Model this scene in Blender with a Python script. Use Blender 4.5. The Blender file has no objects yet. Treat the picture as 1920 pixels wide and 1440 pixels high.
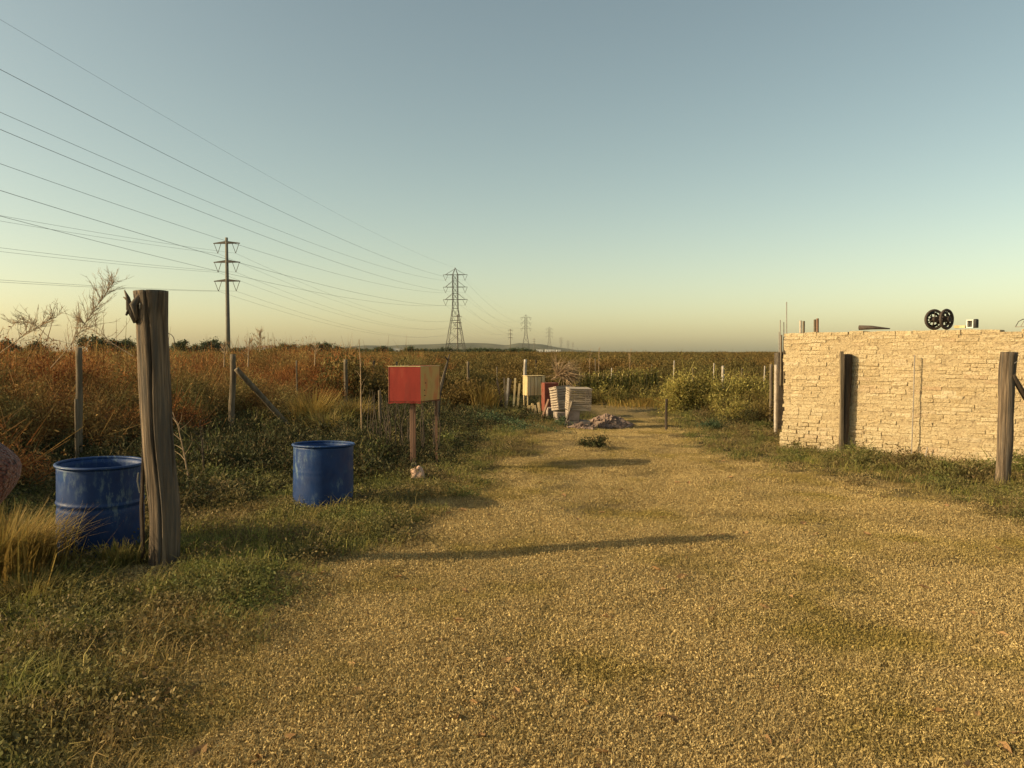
import bpy, math, random
import numpy as np
from mathutils import Vector, Matrix, noise as mnoise
R = math.radians
S = bpy.context.scene

# ------------------------------------------------------------------ camera, world, sun
EYE = 1.52
FPX = 1420.0                      # focal length in pixels of the 1920 px wide photograph
PITCH = math.atan(60/FPX)
cam_d = bpy.data.cameras.new('camera'); cam = bpy.data.objects.new('camera', cam_d)
S.collection.objects.link(cam); S.camera = cam
cam.location = (0, 0, EYE); cam.rotation_euler = (R(90)-PITCH, 0, 0)
cam_d.sensor_width = 36; cam_d.lens = 36*FPX/1920; cam_d.clip_start = .05; cam_d.clip_end = 30000

SUN_DIR = Vector((-4.12, -.84, 0)).normalized()      # horizontal direction towards the sun
SUN_EL = R(24)
w = bpy.data.worlds.new('World'); S.world = w; w.use_nodes = True
wn, wl = w.node_tree.nodes, w.node_tree.links
sky = wn.new('ShaderNodeTexSky'); sky.sky_type = 'NISHITA'; sky.sun_disc = False
sky.sun_elevation = SUN_EL; sky.sun_rotation = math.atan2(SUN_DIR.x, SUN_DIR.y)
sky.air_density = .9; sky.dust_density = 1.6; sky.ozone_density = 0
tint = wn.new('ShaderNodeMix'); tint.data_type = 'RGBA'; tint.blend_type = 'MULTIPLY'
tint.inputs[0].default_value = 1
tint.inputs[7].default_value = (1.13, 1.035, .75, 1)   # warm white balance
wl.new(sky.outputs[0], tint.inputs[6]); wl.new(tint.outputs[2], wn['Background'].inputs[0])
wn['Background'].inputs[1].default_value = .112
sun_d = bpy.data.lights.new('sun', 'SUN'); sun_d.energy = 4.2; sun_d.angle = R(.6); sun_d.color = (1, .79, .46)
sun = bpy.data.objects.new('sun', sun_d); S.collection.objects.link(sun)
sd = Vector((SUN_DIR.x*math.cos(SUN_EL), SUN_DIR.y*math.cos(SUN_EL), math.sin(SUN_EL)))
sun.rotation_euler = sd.to_track_quat('Z', 'Y').to_euler(); sun.location = (-20, -5, 20)
S.view_settings.view_transform = 'Standard'; S.view_settings.look = 'None'
S.view_settings.exposure = .6; S.view_settings.gamma = 1
S.cycles.volume_bounces = 1; S.cycles.max_bounces = 6; S.cycles.transparent_max_bounces = 12

# ------------------------------------------------------------------ pixel <-> world helpers (photograph pixels)
CP, SP = math.cos(PITCH), math.sin(PITCH)
def ray(px, py):
    x = (px-960)/FPX; y = -(py-720)/FPX
    return Vector((x, CP + y*SP, -SP + y*CP))
def at(px, py, D):                # the point seen at that pixel at a distance D ahead
    d = ray(px, py); d *= D/d.y
    return Vector((d.x, d.y, EYE+d.z))
def gp(px, py):                   # the flat-ground point seen at that pixel
    d = ray(px, py); d *= -EYE/d.z
    return Vector((d.x, d.y, 0))

# ------------------------------------------------------------------ ground relief and zones
LB = [gp(*p) for p in ((90,1440),(290,1260),(500,1130),(690,1030),(850,940),(930,880),(1000,835),(1060,805),(1110,782))]
RB = [gp(*p) for p in ((2400,1200),(2050,1010),(1800,945),(1640,912),(1480,885),(1350,855),(1275,820),(1235,780))]
lbD = [0]+[p.y for p in LB]+[24, 60]; lbX = [-1.3]+[p.x for p in LB]+[2.2, 2.2]
rbD = [0]+sorted(p.y for p in RB)+[24, 60]; rbX = [8.5]+[p.x for p in sorted(RB, key=lambda p: p.y)]+[4.6, 4.6]
def nz(x, y, s, o=0.):
    return mnoise.noise(Vector((x*s+o, y*s-o, o*.37)))
def verge(x, y):                  # 0 on the dry track, 1 in the weeds
    wob = .35*nz(x, y, 1.1, 3)+.25*nz(x, y, 3.1, 7)
    l = (np.interp(y, lbD, lbX)-x)+wob
    r = (x-np.interp(y, rbD, rbX))+wob
    return max(0., min(1., max(l, r)/.7+.5))
def gz(x, y):
    d = math.hypot(x, y)
    if d > 60: return 0.
    f = min(1., (60-d)/20)
    v = verge(x, y) if y > 0 else 0
    z = .035*nz(x, y, .5, 1)+.026*nz(x, y, 1.7, 2)+.03*nz(x*.2, y, 1.5, 17)+.012*nz(x, y, 5, 4)
    z += v*(.03+.03*nz(x, y, 2.6, 5))
    # low sandy hump beside the dark tuft on the track
    z += .14*math.exp(-((x-.65)/.9)**2-((y-12.6)/1.2)**2)
    return z*f
def G(px, py):                    # a point on the real ground under that pixel
    p = gp(px, py); p.z = gz(p.x, p.y); return p
def gat(px, D):
    p = at(px, 660, D); p.z = gz(p.x, p.y); return p

# ------------------------------------------------------------------ materials
def ramp(nt, fac, stops):
    r = nt.nodes.new('ShaderNodeValToRGB'); e = r.color_ramp.elements
    while len(e) < len(stops): e.new(.5)
    for el, (p, c) in zip(e, stops): el.position = p; el.color = (*c, 1)
    nt.links.new(fac, r.inputs[0]); return r.outputs[0]
def noise_n(nt, vec, scale, detail=6, rough=.6, dist=0):
    n = nt.nodes.new('ShaderNodeTexNoise'); n.inputs['Scale'].default_value = scale
    n.inputs['Detail'].default_value = detail; n.inputs['Roughness'].default_value = rough
    n.inputs['Distortion'].default_value = dist
    nt.links.new(vec, n.inputs['Vector']); return n.outputs['Fac']
def mixc(nt, fac, a, b, mode='MIX'):
    m = nt.nodes.new('ShaderNodeMix'); m.data_type = 'RGBA'; m.blend_type = mode
    for sock, v in ((m.inputs[0], fac), (m.inputs[6], a), (m.inputs[7], b)):
        if isinstance(v, (int, float)): sock.default_value = v
        elif isinstance(v, tuple): sock.default_value = (*v, 1)
        else: nt.links.new(v, sock)
    return m.outputs[2]
def mapr(nt, v, a, b, c=0, d=1):
    m = nt.nodes.new('ShaderNodeMapRange'); nt.links.new(v, m.inputs[0])
    for i, x in enumerate((a, b, c, d)): m.inputs[i+1].default_value = x
    return m.outputs[0]
def newmat(name):
    m = bpy.data.materials.new(name); m.use_nodes = True
    nt = m.node_tree; return m, nt, nt.nodes['Principled BSDF']
def coord(nt, kind='Object', stretch=None):
    if kind == 'World':
        v = nt.nodes.new('ShaderNodeNewGeometry').outputs['Position']
    else:
        v = nt.nodes.new('ShaderNodeTexCoord').outputs[kind]
    if stretch:
        mp = nt.nodes.new('ShaderNodeMapping'); mp.inputs['Scale'].default_value = stretch
        nt.links.new(v, mp.inputs[0]); v = mp.outputs[0]
    return v
def bump(nt, b, h, strength, dist, prev=None):
    n = nt.nodes.new('ShaderNodeBump'); n.inputs['Strength'].default_value = strength
    n.inputs['Distance'].default_value = dist; nt.links.new(h, n.inputs['Height'])
    if prev: nt.links.new(prev, n.inputs['Normal'])
    nt.links.new(n.outputs[0], b.inputs['Normal']); return n.outputs[0]
def surf(name, stops, scale=8, stretch=None, rough=.85, bs=.4, bd=.01, bscale=None, metal=0, dirt=None, kind='Object', spec=.3):
    m, nt, b = newmat(name); v = coord(nt, kind, stretch)
    c = ramp(nt, noise_n(nt, v, scale, 8, .62), stops)
    if dirt:
        f = mapr(nt, noise_n(nt, v, scale*.35, 5, .7), .5, .62)
        c = mixc(nt, f, c, dirt)
    nt.links.new(c, b.inputs['Base Color'])
    b.inputs['Roughness'].default_value = rough; b.inputs['Metallic'].default_value = metal
    b.inputs['Specular IOR Level'].default_value = spec
    if bs: bump(nt, b, noise_n(nt, v, bscale or scale*4, 8, .7), bs, bd)
    return m
def foliage(name, cols, alt=None, altscale=.6, trans=.3, rough=.75, altr=(.48, .6)):
    """leaf colours picked per leaf; alt = second palette in patches that vary over the ground"""
    m, nt, b = newmat(name)
    g = nt.nodes.new('ShaderNodeNewGeometry')
    n = len(cols); stops = [(i/(n-1), c) for i, c in enumerate(cols)]
    c = ramp(nt, g.outputs['Random Per Island'], stops)
    if alt:
        n = len(alt); c2 = ramp(nt, g.outputs['Random Per Island'], [(i/(n-1), k) for i, k in enumerate(alt)])
        f = mapr(nt, noise_n(nt, g.outputs['Position'], altscale, 4, .6), *altr)
        c = mixc(nt, f, c, c2)
    oi = nt.nodes.new('ShaderNodeObjectInfo')
    hs = nt.nodes.new('ShaderNodeHueSaturation'); nt.links.new(c, hs.inputs['Color'])
    nt.links.new(mapr(nt, oi.outputs['Random'], 0, 1, .75, 1.25), hs.inputs['Value'])
    nt.links.new(hs.outputs[0], b.inputs['Base Color']); b.inputs['Roughness'].default_value = rough
    b.inputs['Specular IOR Level'].default_value = .2
    tr = nt.nodes.new('ShaderNodeBsdfTranslucent'); nt.links.new(hs.outputs[0], tr.inputs[0])
    mx = nt.nodes.new('ShaderNodeMixShader'); mx.inputs[0].default_value = trans
    nt.links.new(b.outputs[0], mx.inputs[1]); nt.links.new(tr.outputs[0], mx.inputs[2])
    nt.links.new(mx.outputs[0], nt.nodes['Material Output'].inputs[0])
    return m

M = {}
M['post'] = surf('weathered_post', [(.36, (.035, .026, .018)), (.5, (.125, .09, .06)), (.64, (.24, .175, .115))], 34, (1, 1, .045), .95, 1, .012, 80, 0, (.10, .085, .07))
M['post_grey'] = surf('grey_wood', [(.3, (.07, .052, .034)), (.5, (.15, .115, .075)), (.7, (.24, .185, .125))], 14, (1, 1, .1), .9, .9, .012, 40)
M['post_dark'] = surf('dark_wood', [(.3, (.025, .018, .012)), (.5, (.06, .043, .03)), (.7, (.11, .08, .055))], 12, (1, 1, .1), .9, 1, .012, 40)
M['pale_wood'] = surf('pale_wood', [(.3, (.42, .3, .15)), (.5, (.55, .41, .2)), (.7, (.62, .5, .3))], 10, (1, 1, .2), .85, .5, .006, 40)
M['silver_wood'] = surf('silver_wood', [(.3, (.26, .215, .17)), (.5, (.40, .34, .28)), (.7, (.52, .45, .37))], 10, (.2, 1, 1), .85, .6, .006, 40)
M['cut'] = surf('cut_wood_end', [(.3, (.08, .06, .045)), (.6, (.16, .12, .085))], 30, None, .95, .5, .005)
M['blue'] = surf('blue_drum_plastic', [(.35, (.004, .022, .09)), (.6, (.005, .034, .135)), (.75, (.012, .055, .17))], 3.5, None, .55, .25, .004, 30, 0, None, 'Object', .35)
M['red_paint'] = surf('faded_red_paint', [(.3, (.2, .02, .013)), (.55, (.29, .032, .02)), (.75, (.34, .08, .045))], 5, (1, 1, .3), .7, .3, .004, 30, 0, (.2, .03, .02))
M['ochre_paint'] = surf('faded_ochre_paint', [(.3, (.42, .25, .075)), (.5, (.5, .32, .10)), (.66, (.52, .19, .06))], 6, (1, 1, .5), .65, .2, .003, 30)
M['rusty_red'] = surf('rusty_red_metal', [(.3, (.12, .035, .02)), (.5, (.2, .05, .03)), (.7, (.16, .08, .05))], 6, None, .8, .4, .005)
M['rust_wood'] = surf('reddish_wood', [(.3, (.12, .065, .04)), (.5, (.2, .11, .068)), (.7, (.27, .15, .1))], 9, (1, 1, .12), .8, .5, .006, 30)
M['tan_wood'] = surf('weathered_tan_wood', [(.3, (.2, .155, .115)), (.5, (.36, .285, .215)), (.7, (.47, .38, .28))], 10, (.3, 1, 1), .85, .6, .006, 40)
M['stone'] = surf('pinkish_stone', [(.3, (.36, .22, .15)), (.6, (.55, .36, .26))], 9, None, .9, .7, .01)
M['black'] = surf('black_plastic', [(.3, (.012, .012, .012)), (.7, (.03, .028, .026))], 10, None, .5, .2, .002)
M['rubber'] = surf('dark_rubber', [(.3, (.03, .022, .018)), (.7, (.09, .065, .05))], 10, None, .7, .2, .002)
M['white'] = surf('white_enamel', [(.3, (.6, .6, .56)), (.7, (.75, .74, .7))], 10, None, .5, .1, .002)
M['steel'] = surf('galvanised_steel', [(.3, (.16, .155, .14)), (.7, (.26, .25, .23))], 6, None, .6, 0, 0, None, .3)
M['tower'] = surf('weathered_tower_steel', [(.3, (.07, .062, .052)), (.7, (.12, .105, .09))], .5, None, .7, 0, 0, None, .2)
M['cable'] = surf('aluminium_cable', [(.3, (.09, .085, .08)), (.7, (.13, .125, .12))], .5, None, .6, 0)
M['concrete_pole'] = surf('pole_concrete', [(.3, (.13, .115, .09)), (.7, (.2, .18, .14))], .6, None, .85, 0)
M['rebar'] = surf('rebar_steel', [(.3, (.2, .17, .14)), (.7, (.34, .3, .26))], 40, None, .6, .4, .002)
M['concrete'] = surf('dark_rough_concrete', [(.3, (.05, .04, .03)), (.7, (.12, .095, .07))], 7, None, .95, .9, .02)
M['block'] = surf('mud_block', [(.3, (.2, .15, .12)), (.5, (.3, .235, .19)), (.7, (.38, .3, .25))], 7, None, .95, .7, .01)
M['rubble'] = surf('brick_rubble', [(.3, (.12, .085, .065)), (.5, (.22, .15, .115)), (.7, (.32, .23, .18))], 7, None, .95, .8, .02)
M['skin'] = surf('skin', [(.3, (.4, .22, .15)), (.7, (.5, .29, .2))], 8, None, .55, .1, .001)
M['hair'] = surf('dark_hair', [(.3, (.015, .01, .008)), (.7, (.04, .028, .02))], 60, (1, 1, .1), .5, .6, .004)
M['denim'] = surf('dark_denim', [(.3, (.015, .02, .035)), (.7, (.035, .045, .07))], 60, None, .9, .4, .002)
M['shoe'] = surf('shoe_leather', [(.3, (.03, .02, .015)), (.7, (.07, .05, .035))], 20, None, .6, .2, .002)
M['house_wall'] = surf('house_render', [(.3, (.55, .53, .48)), (.7, (.72, .7, .65))], .4, None, .9, 0)
M['house_roof'] = surf('house_roof', [(.3, (.22, .14, .1)), (.7, (.32, .2, .15))], .6, None, .9, 0)
M['bark'] = surf('bark', [(.3, (.05, .038, .028)), (.7, (.12, .095, .07))], 4, (1, 1, .2), .9, .4, .02)
M['twig'] = surf('dry_twig', [(.3, (.24, .15, .085)), (.7, (.44, .31, .18))], 20, None, .9, 0)
M['twig_dark'] = surf('dark_twig', [(.3, (.05, .035, .025)), (.7, (.12, .09, .065))], 20, None, .9, 0)

m, nt, b = newmat('knitted_wool'); v = coord(nt)
wv = nt.nodes.new('ShaderNodeTexVoronoi'); wv.inputs['Scale'].default_value = 170; nt.links.new(v, wv.inputs['Vector'])
c = ramp(nt, wv.outputs['Distance'], [(.1, (.24, .08, .055)), (.5, (.11, .03, .024)), (.8, (.025, .008, .008))])
c = mixc(nt, mapr(nt, noise_n(nt, v, 90, 4), .45, .65), c, (.24, .12, .09))
nt.links.new(c, b.inputs['Base Color']); b.inputs['Roughness'].default_value = .95
b.inputs['Sheen Weight'].default_value = .15
bump(nt, b, wv.outputs['Distance'], 1, .006); M['wool'] = m

m, nt, b = newmat('adobe_bricks'); g = nt.nodes.new('ShaderNodeNewGeometry'); v = g.outputs['Position']
c = ramp(nt, g.outputs['Random Per Island'], [(0, (.40, .30, .17)), (.35, (.47, .365, .22)), (.7, (.5, .38, .22)), (.88, (.54, .44, .29)), (1, (.43, .3, .18))])
c = mixc(nt, mapr(nt, noise_n(nt, v, 2.3, 6, .65), .4, .68), c, (.53, .425, .265))
c = mixc(nt, mapr(nt, noise_n(nt, v, 42, 6, .8), .53, .61), c, (.22, .145, .065))
nt.links.new(c, b.inputs['Base Color']); b.inputs['Roughness'].default_value = .95; b.inputs['Specular IOR Level'].default_value = .1
n1 = bump(nt, b, noise_n(nt, v, 45, 8, .75), 1, .018); bump(nt, b, noise_n(nt, v, 14, 5, .6), .7, .03, n1); M['adobe'] = m
m, nt, b = newmat('adobe_mortar'); v = coord(nt, 'World')
c = ramp(nt, noise_n(nt, v, 25, 8, .7), [(.35, (.2, .145, .08)), (.5, (.42, .315, .18)), (.7, (.5, .39, .23))])
nt.links.new(c, b.inputs['Base Color']); b.inputs['Roughness'].default_value = .95
bump(nt, b, noise_n(nt, v, 50, 8, .75), 1, .02); M['mortar'] = m

M['rust_leaf'] = foliage('rust_leaf', [(.10, .03, .013), (.21, .068, .021), (.35, .13, .036), (.46, .23, .065), (.16, .046, .018)],
                         [(.12, .085, .028), (.2, .15, .045), (.3, .23, .08), (.13, .12, .035)], .45, .25, .8, (.44, .58))
M['olive_leaf'] = foliage('olive_leaf', [(.075, .062, .02), (.125, .1, .03), (.19, .15, .045), (.14, .095, .028), (.085, .075, .024)],
                          [(.14, .08, .024), (.2, .12, .034), (.11, .062, .02)], .09, .25, .8, (.44, .6))
M['yellow_leaf'] = foliage('yellow_leaf', [(.18, .16, .035), (.32, .27, .065), (.44, .37, .11), (.24, .17, .05), (.11, .11, .03)], None, 1, .35)
M['green_leaf'] = foliage('green_leaf', [(.065, .08, .022), (.12, .135, .034), (.2, .2, .055), (.15, .145, .055)],
                          [(.19, .145, .06), (.27, .20, .085), (.16, .10, .045), (.13, .12, .045)], 1.1, .3, .7, (.40, .56))
M['teal_leaf'] = foliage('teal_leaf', [(.05, .085, .04), (.09, .13, .06), (.14, .17, .08), (.06, .08, .04)], None, 1, .3)
M['dark_leaf'] = foliage('dark_leaf', [(.022, .026, .011), (.045, .05, .018), (.08, .075, .027), (.085, .05, .022)], None, 1, .2)
M['far_leaf'] = foliage('far_leaf', [(.035, .05, .022), (.055, .07, .03), (.075, .09, .04)], None, 1, .15)
M['gold_blade'] = foliage('gold_blade', [(.24, .15, .04), (.34, .22, .06), (.42, .3, .09), (.17, .15, .038)], None, 1, .4)
M['green_blade'] = foliage('green_blade', [(.11, .125, .028), (.2, .21, .045), (.3, .28, .07), (.38, .3, .095)],
                           [(.3, .2, .075), (.4, .28, .11), (.22, .17, .05)], .9, .35, .8, (.46, .6))
M['straw'] = foliage('straw', [(.34, .235, .09), (.47, .34, .145), (.6, .46, .215), (.2, .13, .05)],
                     [(.24, .19, .055), (.34, .26, .075), (.4, .28, .09), (.16, .14, .04)], .8, .2, .9, (.5, .64))
M['clod'] = surf('earth_clod', [(.3, (.12, .08, .04)), (.5, (.26, .18, .09)), (.7, (.42, .31, .17))], 1.5, None, .95, .5, .2)
M['dead_leaf'] = foliage('dead_leaf', [(.4, .24, .1), (.5, .36, .18), (.3, .15, .06), (.55, .42, .25)], None, 1, .2)

# ------------------------------------------------------------------ mesh helpers
class MB:
    def __init__(s): s.v = []; s.f = []
    def add(s, v, f):
        o = len(s.v); s.v += [tuple(p) for p in v]; s.f += [tuple(i+o for i in q) for q in f]; return s
    def box(s, c, size, rot=None, jit=0, rnd=random):
        c = Vector(c); h = Vector(size)/2; q = []
        for z in (-1, 1):
            for x, y in ((-1, -1), (1, -1), (1, 1), (-1, 1)):
                p = Vector((x*h.x, y*h.y, z*h.z))
                if jit: p += Vector([rnd.uniform(-jit, jit) for _ in range(3)])
                if rot is not None: p = rot @ p
                q.append(c+p)
        return s.add(q, [(0,3,2,1),(4,5,6,7),(0,1,5,4),(1,2,6,5),(2,3,7,6),(3,0,4,7)])
    def tube(s, pts, rad, n=8, cap=True, sq=False):
        pts = [Vector(p) for p in pts]
        if not isinstance(rad, (list, tuple)): rad = [rad]*len(pts)
        rings = []; up = None
        for i, p in enumerate(pts):
            t = (pts[min(i+1, len(pts)-1)]-pts[max(i-1, 0)]).normalized()
            if up is None: up = t.orthogonal().normalized() if abs(t.z) < .95 else Vector((1, 0, 0))
            a = (up-t*up.dot(t)).normalized(); up = a; bb = t.cross(a)
            o = math.pi/4 if sq else 0
            rings.append([p+rad[i]*(a*math.cos(o+2*math.pi*k/n)+bb*math.sin(o+2*math.pi*k/n)) for k in range(n)])
        v = [p for r in rings for p in r]; f = []
        for i in range(len(rings)-1):
            for k in range(n):
                f.append((i*n+k, i*n+(k+1) % n, (i+1)*n+(k+1) % n, (i+1)*n+k))
        if cap: f += [tuple(range(n))[::-1], tuple((len(rings)-1)*n+k for k in range(n))]
        return s.add(v, f)
    def lathe(s, prof, n=48, c=(0, 0, 0)):
        c = Vector(c); v = []; f = []
        for r, z in prof:
            for k in range(n):
                a = 2*math.pi*k/n; v.append(c+Vector((r*math.cos(a), r*math.sin(a), z)))
        for i in range(len(prof)-1):
            for k in range(n): f.append((i*n+k, i*n+(k+1) % n, (i+1)*n+(k+1) % n, (i+1)*n+k))
        return s.add(v, f)
    def build(s, name, mat, parent=None, smooth=False, bevel=0):
        me = bpy.data.meshes.new(name); me.from_pydata(s.v, [], s.f); me.update()
        o = bpy.data.objects.new(name, me); S.collection.objects.link(o)
        me.materials.append(M[mat] if isinstance(mat, str) else mat)
        if smooth: me.polygons.foreach_set('use_smooth', [True]*len(me.polygons))
        if bevel:
            bv = o.modifiers.new('bevel', 'BEVEL'); bv.width = bevel; bv.segments = 2; bv.limit_method = 'ANGLE'
        if parent: o.parent = parent
        return o
def tag(o, label=None, cat=None, group=None, kind=None):
    for k, x in (('label', label), ('category', cat), ('group', group), ('kind', kind)):
        if x: o[k] = x
    return o
def empty(name, loc, label, cat, group=None, rz=0):
    o = bpy.data.objects.new(name, None); S.collection.objects.link(o); o.empty_display_size = .2
    o.location = loc; o.rotation_euler = (0, 0, rz); return tag(o, label, cat, group)
def copy_tree(o, parent=None):
    c = o.copy(); S.collection.objects.link(c)
    if parent is not None: c.parent = parent
    for ch in list(o.children): copy_tree(ch, c)
    return c

def np_mesh(name, V, F, mat):
    me = bpy.data.meshes.new(name)
    me.vertices.add(len(V)); me.vertices.foreach_set('co', V.astype(np.float32).ravel())
    k = F.shape[1]
    me.loops.add(F.size); me.loops.foreach_set('vertex_index', F.astype(np.int32).ravel())
    me.polygons.add(len(F)); me.polygons.foreach_set('loop_start', np.arange(0, F.size, k, dtype=np.int32))
    me.polygons.foreach_set('loop_total', np.full(len(F), k, dtype=np.int32))
    me.update(calc_edges=True); me.materials.append(M[mat]); return me
def unit(a): return a/np.maximum(np.linalg.norm(a, axis=1, keepdims=True), 1e-9)
def leaf_quads(rs, C, L, W, updir=0.):
    n = len(C); d = unit(rs.normal(size=(n, 3))+np.array([0, 0, updir]))
    s = unit(np.cross(d, rs.normal(size=(n, 3))))
    l = (L*rs.uniform(.6, 1.4, n))[:, None]; wd = (W*rs.uniform(.6, 1.4, n))[:, None]
    V = np.stack([C-d*l/2, C+s*wd/2, C+d*l/2, C-s*wd/2], 1).reshape(-1, 3)
    return V, np.arange(4*n).reshape(n, 4)
def blade_quads(rs, B, L, W, lean, azim=None):
    """curved grass blades: two quads each, tip pinched"""
    n = len(B); a = rs.uniform(0, 2*np.pi, n) if azim is None else azim
    out = np.stack([np.cos(a), np.sin(a), 0*a], 1); side = np.stack([-np.sin(a), np.cos(a), 0*a], 1)
    l = L*rs.uniform(.5, 1.25, n); ln = lean*rs.uniform(.3, 1.4, n); wd = W*rs.uniform(.6, 1.4, n)
    z = np.array([0, 0, 1.])
    m_ = B+out*(l*ln*.3)[:, None]+z*(l*.55)[:, None]
    t = B+out*(l*ln)[:, None]+z*(l*np.sqrt(np.clip(1-(ln*.75)**2, .05, 1)))[:, None]
    w2 = (side*wd[:, None]/2)
    V = np.stack([B-w2, B+w2, m_+w2*.8, m_-w2*.8, t+w2*.12, t-w2*.12], 1).reshape(-1, 3)
    i = np.arange(n)*6
    F = np.concatenate([np.stack([i, i+1, i+2, i+3], 1), np.stack([i+3, i+2, i+4, i+5], 1)])
    return V, F
def join(parts):
    Vs, Fs, o = [], [], 0
    for V, F in parts: Vs.append(V); Fs.append(F+o); o += len(V)
    return np.concatenate(Vs), np.concatenate(Fs)
def bush_mesh(name, seed, mat, n, rx, ry, h, L, W, clumps=16, spread=.26, spikes=0):
    rs = np.random.RandomState(seed)
    u = unit(rs.normal(size=(clumps, 3))); u[:, 2] = np.abs(u[:, 2])
    r = rs.uniform(.25, 1, (clumps, 1))**.6
    cc = u*r*np.array([rx, ry, h*.72]); cc[:, 2] += h*.12
    k = rs.randint(0, clumps, n)
    C = cc[k]+rs.normal(size=(n, 3))*spread*np.array([rx, ry, h*.62])*rs.uniform(.4, 1, (n, 1))
    C[:, 2] = np.abs(C[:, 2]); C[:, 2] = np.minimum(C[:, 2], h*(.98+.08*rs.rand(n)))
    parts = [leaf_quads(rs, C, L, W, .5)]
    if spikes:                                   # thin twigs sticking out of the crown
        B = cc[rs.randint(0, clumps, spikes)]+rs.normal(size=(spikes, 3))*.1
        d = unit(unit(B)*.7+rs.normal(size=(spikes, 3))*.5+np.array([0, 0, .8]))
        s = unit(np.cross(d, rs.normal(size=(spikes, 3))))*L*.12; l = rs.uniform(.15, .5, (spikes, 1))*h
        V = np.stack([B-s, B+s, B+d*l+s*.3, B+d*l-s*.3], 1).reshape(-1, 3)
        parts.append((V, np.arange(4*spikes).reshape(-1, 4)))
    V, F = join(parts); return np_mesh(name, V, F, mat)
def obj(name, me, loc=(0, 0, 0), rz=0, sc=1, parent=None, link=True):
    o = bpy.data.objects.new(name, me)
    if link: S.collection.objects.link(o)
    o.location = loc; o.rotation_euler = (0, 0, rz); o.scale = (sc,)*3 if isinstance(sc, (int, float)) else sc
    if parent: o.parent = parent
    return o
def scatter(name, meshes, P, Rt, Sc, idx, label, cat):
    """ONE object of kind stuff: instances of a few meshes on points"""
    lib = bpy.data.collections.new(name+'_source')
    for i, me in enumerate(meshes): lib.objects.link(bpy.data.objects.new('%s_%02d' % (name, i), me))
    me = bpy.data.meshes.new(name); n = len(P); me.vertices.add(n)
    me.vertices.foreach_set('co', np.asarray(P, np.float32).ravel())
    a = me.attributes.new('rot', 'FLOAT_VECTOR', 'POINT'); a.data.foreach_set('vector', np.asarray(Rt, np.float32).ravel())
    a = me.attributes.new('scl', 'FLOAT_VECTOR', 'POINT'); a.data.foreach_set('vector', np.asarray(Sc, np.float32).ravel())
    a = me.attributes.new('idx', 'INT', 'POINT'); a.data.foreach_set('value', np.asarray(idx, np.int32))
    o = bpy.data.objects.new(name, me); S.collection.objects.link(o)
    ng = bpy.data.node_groups.new(name, 'GeometryNodeTree')
    ng.interface.new_socket('Geometry', in_out='INPUT', socket_type='NodeSocketGeometry')
    ng.interface.new_socket('Geometry', in_out='OUTPUT', socket_type='NodeSocketGeometry')
    N, Lk = ng.nodes, ng.links
    gi = N.new('NodeGroupInput'); go = N.new('NodeGroupOutput')
    ci = N.new('GeometryNodeCollectionInfo'); ci.inputs[0].default_value = lib
    ci.inputs['Separate Children'].default_value = True; ci.inputs['Reset Children'].default_value = True
    ip = N.new('GeometryNodeInstanceOnPoints'); ip.inputs['Pick Instance'].default_value = True
    def na(nm, ty):
        q = N.new('GeometryNodeInputNamedAttribute'); q.data_type = ty; q.inputs[0].default_value = nm
        return [s for s in q.outputs if s.enabled and s.name == 'Attribute'][0]
    er = N.new('FunctionNodeEulerToRotation')
    Lk.new(gi.outputs[0], ip.inputs['Points']); Lk.new(ci.outputs[0], ip.inputs['Instance'])
    Lk.new(na('idx', 'INT'), ip.inputs['Instance Index'])
    Lk.new(na('rot', 'FLOAT_VECTOR'), er.inputs[0]); Lk.new(er.outputs[0], ip.inputs['Rotation'])
    Lk.new(na('scl', 'FLOAT_VECTOR'), ip.inputs['Scale']); Lk.new(ip.outputs[0], go.inputs[0])
    md = o.modifiers.new('scatter', 'NODES'); md.node_group = ng
    return tag(o, label, cat, None, 'stuff')
def scat_points(rs, pts, nk, smin, smax, tilt=.08, zs=None):
    n = len(pts); P = np.array([(x, y, gz(x, y)) for x, y in pts])
    Rt = np.stack([rs.uniform(-tilt, tilt, n), rs.uniform(-tilt, tilt, n), rs.uniform(0, 6.283, n)], 1)
    s = rs.uniform(smin, smax, n); z = s if zs is None else s*rs.uniform(zs[0], zs[1], n)
    return P, Rt, np.stack([s, s, z], 1), rs.randint(0, nk, n)

# ------------------------------------------------------------------ ground: one sheet, fine in front, coarse towards the horizon
def axis(near0, near1, step, far0, far1):
    a = list(np.arange(near0, near1, step)); s = step; x = a[-1]
    while x < far1: s *= 1.13; x += s; a.append(min(x, far1))
    s = step; x = a[0]
    while x > far0: s *= 1.13; x -= s; a.insert(0, max(x, far0))
    return np.array(a)
gx = axis(-7, 9, .06, -5500, 5500); gy = axis(1.5, 16, .06, -1500, 5800)
nx, ny = len(gx), len(gy)
V = np.zeros((ny, nx, 3)); mask = np.zeros((ny, nx)); V[:, :, 0] = gx[None, :]; V[:, :, 1] = gy[:, None]
for j in range(ny):
    for i in range(nx):
        x, y = gx[i], gy[j]
        if abs(x) < 62 and abs(y) < 62:
            V[j, i, 2] = gz(x, y); mask[j, i] = verge(x, y) if y > 0 else .5
        else: mask[j, i] = 1
ii = np.arange(nx*ny).reshape(ny, nx)
F = np.stack([ii[:-1, :-1], ii[:-1, 1:], ii[1:, 1:], ii[1:, :-1]], -1).reshape(-1, 4)
m, nt, b = newmat('ground_soil'); v = coord(nt, 'World'); M['ground'] = m
at_ = nt.nodes.new('ShaderNodeAttribute'); at_.attribute_name = 'verge'
fine = noise_n(nt, v, 70, 6, .75)
dry = ramp(nt, fine, [(.37, (.05, .032, .014)), (.46, (.29, .2, .08)), (.56, (.5, .365, .17)), (.69, (.66, .51, .27))])
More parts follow.
